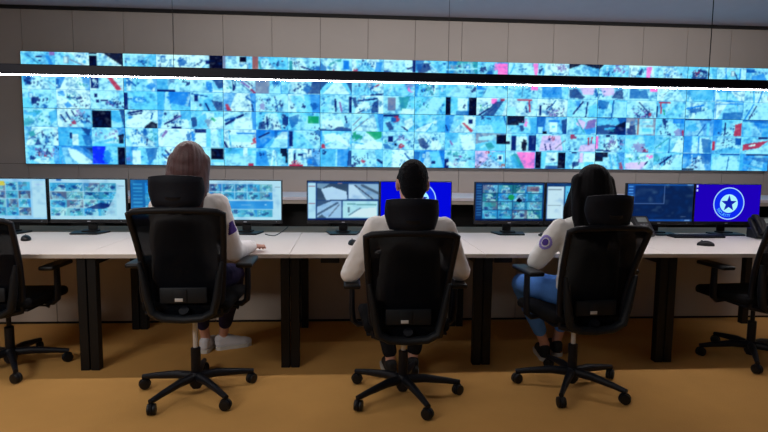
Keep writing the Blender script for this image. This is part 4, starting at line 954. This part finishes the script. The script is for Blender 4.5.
def person(label, J, shirt_m, trouser_m, shoe_ms, hair_fn, k=1., female=True, ankle_bare=.10):
    """J: world joints"""
    t = thing('person', label, 'person', (J['pelvis'][0], J['pelvis'][1], 0))
    off = Vector((J['pelvis'][0], J['pelvis'][1], 0))
    G = {n: Vector(p) - off for n, p in J.items() if n not in ('f',)}
    f = Vector(J['f'])
    neck = G['neck']; hd = G['head']
    up = (hd - neck); up = (up.normalized() * .4 + Vector((0, 0, 1)) * .6).normalized()
    hp_, P, rot = head_prims(hd, f, up, k)
    pr = list(hp_)
    sw = .045
    chest, pel = G['chest'], G['pelvis'] 
    pel = Vector((pel.x, pel.y, G['pelvis'].z))
    pr += [('c', neck - Vector((0, 0, .03)), .056, hd + Vector((0, 0, -.03)) - f * .012, .050), ('c', G['shL'] * .5 + neck * .5 - Vector((0, 0, .06)), .036, neck - Vector((0, 0, .01)), .046), ('c', G['shR'] * .5 + neck * .5 - Vector((0, 0, .06)), .036, neck - Vector((0, 0, .01)), .046)]
    pr += [('c', pel, .085, chest, .08), ('c', chest, .08, neck - Vector((0, 0, .10)), .052), ('c', G['shL'], .036, G['shR'], .036)]
    for s in 'LR':
        chain(pr, [G['sh' + s], G['el' + s], G['wr' + s]], [.042, .034, .023])
        chain(pr, [G['hip' + s], G['kn' + s], G['an' + s]], [.07, .048, .032])
        hd_ = (G['wr' + s] - G['el' + s]); hd_.z *= .2
        if 'hd' + s in G: hd_ = G['hd' + s] + off - Vector((0, 0, 0)); hd_ = Vector(J['hd' + s])
        hand(pr, G['wr' + s], hd_, (0, 0, 1), (-1 if s == 'R' else 1))
        pr.append(('c', G['an' + s], .033, G['an' + s] + Vector((0, 0, -.02)), .033))
    body = solid('body', pr, .0055, M['skin'], t, 3)
    face(P, rot, k, t)
    # shirt
    sp = []
    for s in (-1, 1):
        o = Vector((s * .055, 0, 0))
        sp += [('c', pel + o * 1.1 + Vector((0, 0, .03)), .115, chest + o, .108), ('c', chest + o, .108, neck + o * .9 - Vector((0, 0, .10)), .075)]
    sp += [('c', pel + Vector((0, 0, .03)), .112, chest, .114), ('c', chest, .114, neck - Vector((0, 0, .085)), .078), ('c', neck - Vector((0, 0, .085)), .075, neck - Vector((0, 0, .02)), .060)]
    sp += [('c', G['shL'] + Vector((.03, 0, -.01)), .062, neck + Vector((-.03, 0, -.025)), .056), ('c', G['shR'] + Vector((-.03, 0, -.01)), .062, neck + Vector((.03, 0, -.025)), .056),
           ('c', G['shL'], .062, chest, .085), ('c', G['shR'], .062, chest, .085)]
    sl = .058 if female else .058
    for s in 'LR':
        e, w = G['el' + s], G['wr' + s]
        chain(sp, [G['sh' + s], (G['sh' + s] + e) / 2, e], [.064, sl + .004, sl])
        chain(sp, [e, e.lerp(w, .5), e.lerp(w, .93)], [sl, sl - .006, .038])
    shirt = solid('shirt', sp, .008, shirt_m, t, 4, crumple=.0065, cscale=15)
    b = bmesh.new()
    cr = [neck + Vector((.062 * math.cos(a), .058 * math.sin(a) + .004, .012 + (.016 if math.sin(a) < 0 else -.012 * math.sin(a)))) for a in [2 * PI * i / 24 for i in range(24)]]
    tube(b, cr, .014, 8, closed=True, flat=(.45, 1.)); obj('collar', b, shirt_m, shirt, True)
    for s in 'LR':
        e, w = G['el' + s], G['wr' + s]; d = (w - e).normalized()
        b = bmesh.new(); tube(b, [e.lerp(w, .88), e.lerp(w, .98)], [.040, .036], 16); obj('cuff', b, shirt_m, shirt, True)
    # trousers
    tp = [('c', pel + Vector((-.06, 0, 0)), .115, pel + Vector((.06, 0, 0)), .115), ('c', pel + Vector((-.05, -.01, .06)), .10, pel + Vector((.05, -.01, .06)), .10)]
    for s in 'LR':
        kn, an = G['kn' + s], G['an' + s]
        en = kn.lerp(an, 1 - ankle_bare / max(.2, (an - kn).length))
        chain(tp, [G['hip' + s], G['hip' + s].lerp(kn, .5), kn, kn.lerp(en, .5), en], [.095, .082, .066, .060, .046])
    solid('trousers', tp, .009, trouser_m, t, 4, crumple=.004, cscale=11)
    for s in 'LR':
        an = G['an' + s]; d = Vector(J['toe' + s]); d.z = 0; d.normalize()
        h = Vector((an.x, an.y, 0)) - d * .055
        shoe(t, h, h + d * .255, *shoe_ms)
    hair_fn(t, P, rot, hd, off, k)
    return t, shirt, G, off

# --- woman on the left
def hair_long_brown(t, P, rot, hd, off, k):
    pr = [('e', P(0, -.030, .034), (.087, .106, .100), rot), ('e', P(0, -.040, -.01), (.088, .088, .11), rot)]
    for x in (-.075, -.045, -.015, .015, .045, .075):
        ed = abs(x) / .075
        pr.append(('c', P(x, -.055 + .035 * ed, .03), .042, P(x * 1.12, -.085 + .03 * ed, -.14), .036))
        pr.append(('c', P(x * 1.12, -.085 + .03 * ed, -.14), .036, P(x * 1.18, -.100 + .02 * ed, -.31), .026))
    for s in (-1, 1):
        pr.append(('c', P(s * .072, .01, .03), .030, P(s * .088, -.005, -.10), .026)); pr.append(('c', P(s * .088, -.005, -.10), .026, P(s * .098, -.04, -.30), .020))
    solid('hair', pr, .007, M['hairb'], t, 6, strands=(.0011, 26, (hd.x, hd.y)))
J1 = dict(pelvis=(-.86, 3.06, .665), chest=(-.86, 3.045, .95), neck=(-.858, 3.075, 1.155), head=(-.842, 3.125, 1.285), f=(.04, 1, -.10),
          shL=(-.995, 3.10, 1.055), shR=(-.690, 3.07, 1.075), elL=(-1.03, 3.20, .80), elR=(-.630, 3.18, .805), wrL=(-.99, 3.48, .80), wrR=(-.575, 3.47, .790), hdR=(.25, .9, -.13),
          hipL=(-.95, 3.10, .665), hipR=(-.77, 3.10, .665), knL=(-.94, 3.50, .61), knR=(-.69, 3.50, .61), anL=(-.955, 3.83, .11), anR=(-.845, 3.88, .11), toeL=(.10, 1, 0), toeR=(.92, .40, 0))
p1, sh1, G1, off1 = person('woman with long brown hair, white shirt and white sneakers, seated at left', J1, M['shirt'], M['navy'], (M['shoew'], M['sole']), hair_long_brown, .965, True, .13)

def patch_on(shirt, G, s, at, size, mat_, name, outward, shape='wedge', inner=None):
    """cloth patch lying on the upper sleeve, following its roundness"""
    a, e = G['sh' + s], G['el' + s]; ax = (e - a).normalized()
    o = Vector(outward); o = (o - ax * o.dot(ax)).normalized(); sd = ax.cross(o)
    c = a.lerp(e, at)
    # find the cloth surface by casting from outside onto the shirt mesh
    def hit(u, v, lift):
        an = u / .066
        d = o * math.cos(an) + sd * math.sin(an)
        q = c + ax * v
        ok, loc, nor, _ = shirt.ray_cast(q + d * .14, -d)
        return (loc if ok else q + d * .062) + d * lift
    b = bmesh.new()
    def surf(inside, n, lift0, lift1):
        vs = {}
        for lift in (lift0, lift1):
            for i in range(n + 1):
                for j in range(n + 1):
                    vs[(lift, i, j)] = b.verts.new(hit((i / n - .5) * 2 * size, (j / n - .5) * 2 * size, lift))
        for i in range(n):
            for j in range(n):
                x, y = ((i + .5) / n - .5) * 2, ((j + .5) / n - .5) * 2
                if not inside(x, y): continue
                b.faces.new((vs[(lift1, i, j)], vs[(lift1, i + 1, j)], vs[(lift1, i + 1, j + 1)], vs[(lift1, i, j + 1)]))
                b.faces.new((vs[(lift0, i, j)], vs[(lift0, i, j + 1)], vs[(lift0, i + 1, j + 1)], vs[(lift0, i + 1, j)]))
        lo = [v for v in b.verts if not v.link_faces]
        bmesh.ops.delete(b, geom=lo, context='VERTS')
    surf(shape, 18, .001, .004)
    return obj(name, b, mat_, shirt, True)
shirt1 = sh1
bpy.context.view_layer.update()
patch_on(sh1, G1, 'R', .43, .042, M['purple'], 'sleeve_patch', (.75, -.6, .1), lambda x, y: -.8 < y < .9 and abs(x) < .3 + .38 * (y + .8))

# --- man in the middle
def hair_short(t, P, rot, hd, off, k):
    pr = [('e', P(0, -.022, .034), (.082, .100, .097), rot), ('e', P(0, -.050, -.012), (.074, .064, .082), rot), ('e', P(0, -.062, -.045), (.058, .040, .055), rot),
          ('c', P(-.070, -.01, .03), .016, P(-.076, .012, .005), .008), ('c', P(.070, -.01, .03), .016, P(.076, .012, .005), .008)]
    solid('hair', pr, .006, M['hairs'], t, 3, crumple=.002, cscale=60)
J2 = dict(pelvis=(.345, 2.985, .56), chest=(.35, 2.96, .83), neck=(.36, 2.99, 1.055), head=(.366, 3.04, 1.203), f=(.0, 1, -.04),
          shL=(.165, 2.98, .965), shR=(.535, 2.98, .965), elL=(.035, 3.02, .715), elR=(.640, 3.04, .715), wrL=(.15, 3.36, .79), wrR=(.53, 3.38, .79),
          hipL=(.25, 3.02, .56), hipR=(.43, 3.02, .56), knL=(.20, 3.44, .53), knR=(.50, 3.44, .53), anL=(.285, 3.36, .11), anR=(.43, 3.40, .11), toeL=(-.1, 1, 0), toeR=(.1, 1, 0))
p2, sh2, G2, off2 = person('man with short dark hair in a white shirt, seated in the middle, seen from behind', J2, M['shirt'], M['darktr'], (M['shoek'], M['sole']), hair_short, 1.04, False, .04)

# --- woman on the right
def hair_long_black(t, P, rot, hd, off, k):
    pr = [('e', P(0, -.028, .030), (.092, .108, .103), rot), ('e', P(0, -.045, -.03), (.101, .092, .12), rot)]
    for x in (-.085, -.05, -.017, .017, .05, .085):
        ed = abs(x) / .085
        pr.append(('c', P(x, -.055 + .035 * ed, .03), .046, P(x * 1.2, -.095 + .04 * ed, -.15), .042))
        pr.append(('c', P(x * 1.2, -.095 + .04 * ed, -.15), .042, P(x * 1.15, -.115 + .03 * ed, -.36), .028))
    for s in (-1, 1):
        pr.append(('c', P(s * .080, .02, .02), .026, P(s * .118, .01, -.12), .022)); pr.append(('c', P(s * .118, .01, -.12), .022, P(s * .125, -.02, -.27), .016))
    pr += [('c', P(-.08, .045, .02), .018, P(-.150, .02, -.13), .012), ('c', P(-.150, .02, -.13), .012, P(-.168, .0, -.26), .008)]
    solid('hair', pr, .007, M['hairk'], t, 5, strands=(.0009, 26, (hd.x, hd.y)))
J3 = dict(pelvis=(1.385, 3.075, .58), chest=(1.395, 3.07, .83), neck=(1.405, 3.09, 1.030), head=(1.415, 3.14, 1.185), f=(-.06, 1, -.10),
          shL=(1.225, 3.10, .945), shR=(1.585, 3.08, .945), elL=(1.125, 3.17, .752), elR=(1.66, 3.16, .735), wrL=(1.27, 3.47, .785), wrR=(1.58, 3.46, .785),
          hipL=(1.29, 3.11, .58), hipR=(1.48, 3.11, .58), knL=(1.14, 3.49, .545), knR=(1.50, 3.51, .545), anL=(1.345, 3.59, .11), anR=(1.465, 3.68, .11), toeL=(.12, 1, 0), toeR=(.1, 1, 0))
p3, sh3, G3, off3 = person('woman with long black hair in a light grey shirt and blue jeans, seated at right', J3, M['shirtg'], M['denim'], (M['shoek'], M['sole']), hair_long_black, .97, True, .11)
bpy.context.view_layer.update()
patch_on(sh3, G3, 'L', .42, .042, M['lilac'], 'sleeve_patch', (-.75, -.65, .1), lambda x, y: .42 < x * x + y * y < 1)
patch_on(sh3, G3, 'L', .42, .020, M['purple'], 'patch_centre', (-.75, -.65, .1), lambda x, y: x * x + y * y < 1)

# ------------------------------------------------------------------ lights
w = bpy.data.worlds.new('room'); S.world = w; w.use_nodes = True
w.node_tree.nodes['Background'].inputs['Color'].default_value = lin((.92, .92, .95)) + (1,)
w.node_tree.nodes['Background'].inputs['Strength'].default_value = .075

def area(name, loc, aim, sx, sy, power, col=(1, .95, .9), spread=180):
    l = bpy.data.lights.new(name, 'AREA'); l.shape = 'RECTANGLE'; l.size = sx; l.size_y = sy; l.energy = power; l.color = col; l.spread = R(spread)
    o = bpy.data.objects.new(name, l); COL.objects.link(o); o.location = loc
    o.rotation_euler = (Vector(aim) - Vector(loc)).to_track_quat('-Z', 'Y').to_euler()
    return o
area('wall_fill_light', (1.7, 4.9, 3.10), (1.7, 7.3, 1.9), 7.2, .12, 40, (1, .95, .93), 130)  # unseen fill light, added only to brighten the back wall
area('overhead_fill_light', (-1.3, 1.7, 3.08), (-1.3, 1.9, 0), 3.6, .12, 12, (1, .96, .93), 150)  # added fill above the seated people, lifts shirts and front floor
area('rear_room_light', (-3.0, -.4, 2.6), (-1.7, 4.0, .3), 1.6, .3, 24, (1, .95, .91), 120)

# ------------------------------------------------------------------ camera
fpx, roll = 560.153, None
rt = Vector((.99758371, -.0686187, .01087309)); up = Vector((-.00399044, .09965334, .99501422)); fw = Vector((.06936012, .99265336, -.09913873))
cam = bpy.data.cameras.new('camera'); co = bpy.data.objects.new('camera', cam); COL.objects.link(co)
cam.sensor_fit = 'HORIZONTAL'; cam.sensor_width = 36.; cam.lens = fpx / 768 * 36.; cam.clip_start = .05
co.matrix_world = Matrix(((rt.x, up.x, -fw.x, 0), (rt.y, up.y, -fw.y, 0), (rt.z, up.z, -fw.z, 1.3266), (0, 0, 0, 1)))
S.camera = co

vs = S.view_settings
S.display_settings.display_device = 'sRGB'
vs.view_transform = 'Standard'; vs.look = 'None'; vs.exposure = 0.; vs.gamma = 1.; vs.use_curve_mapping = False
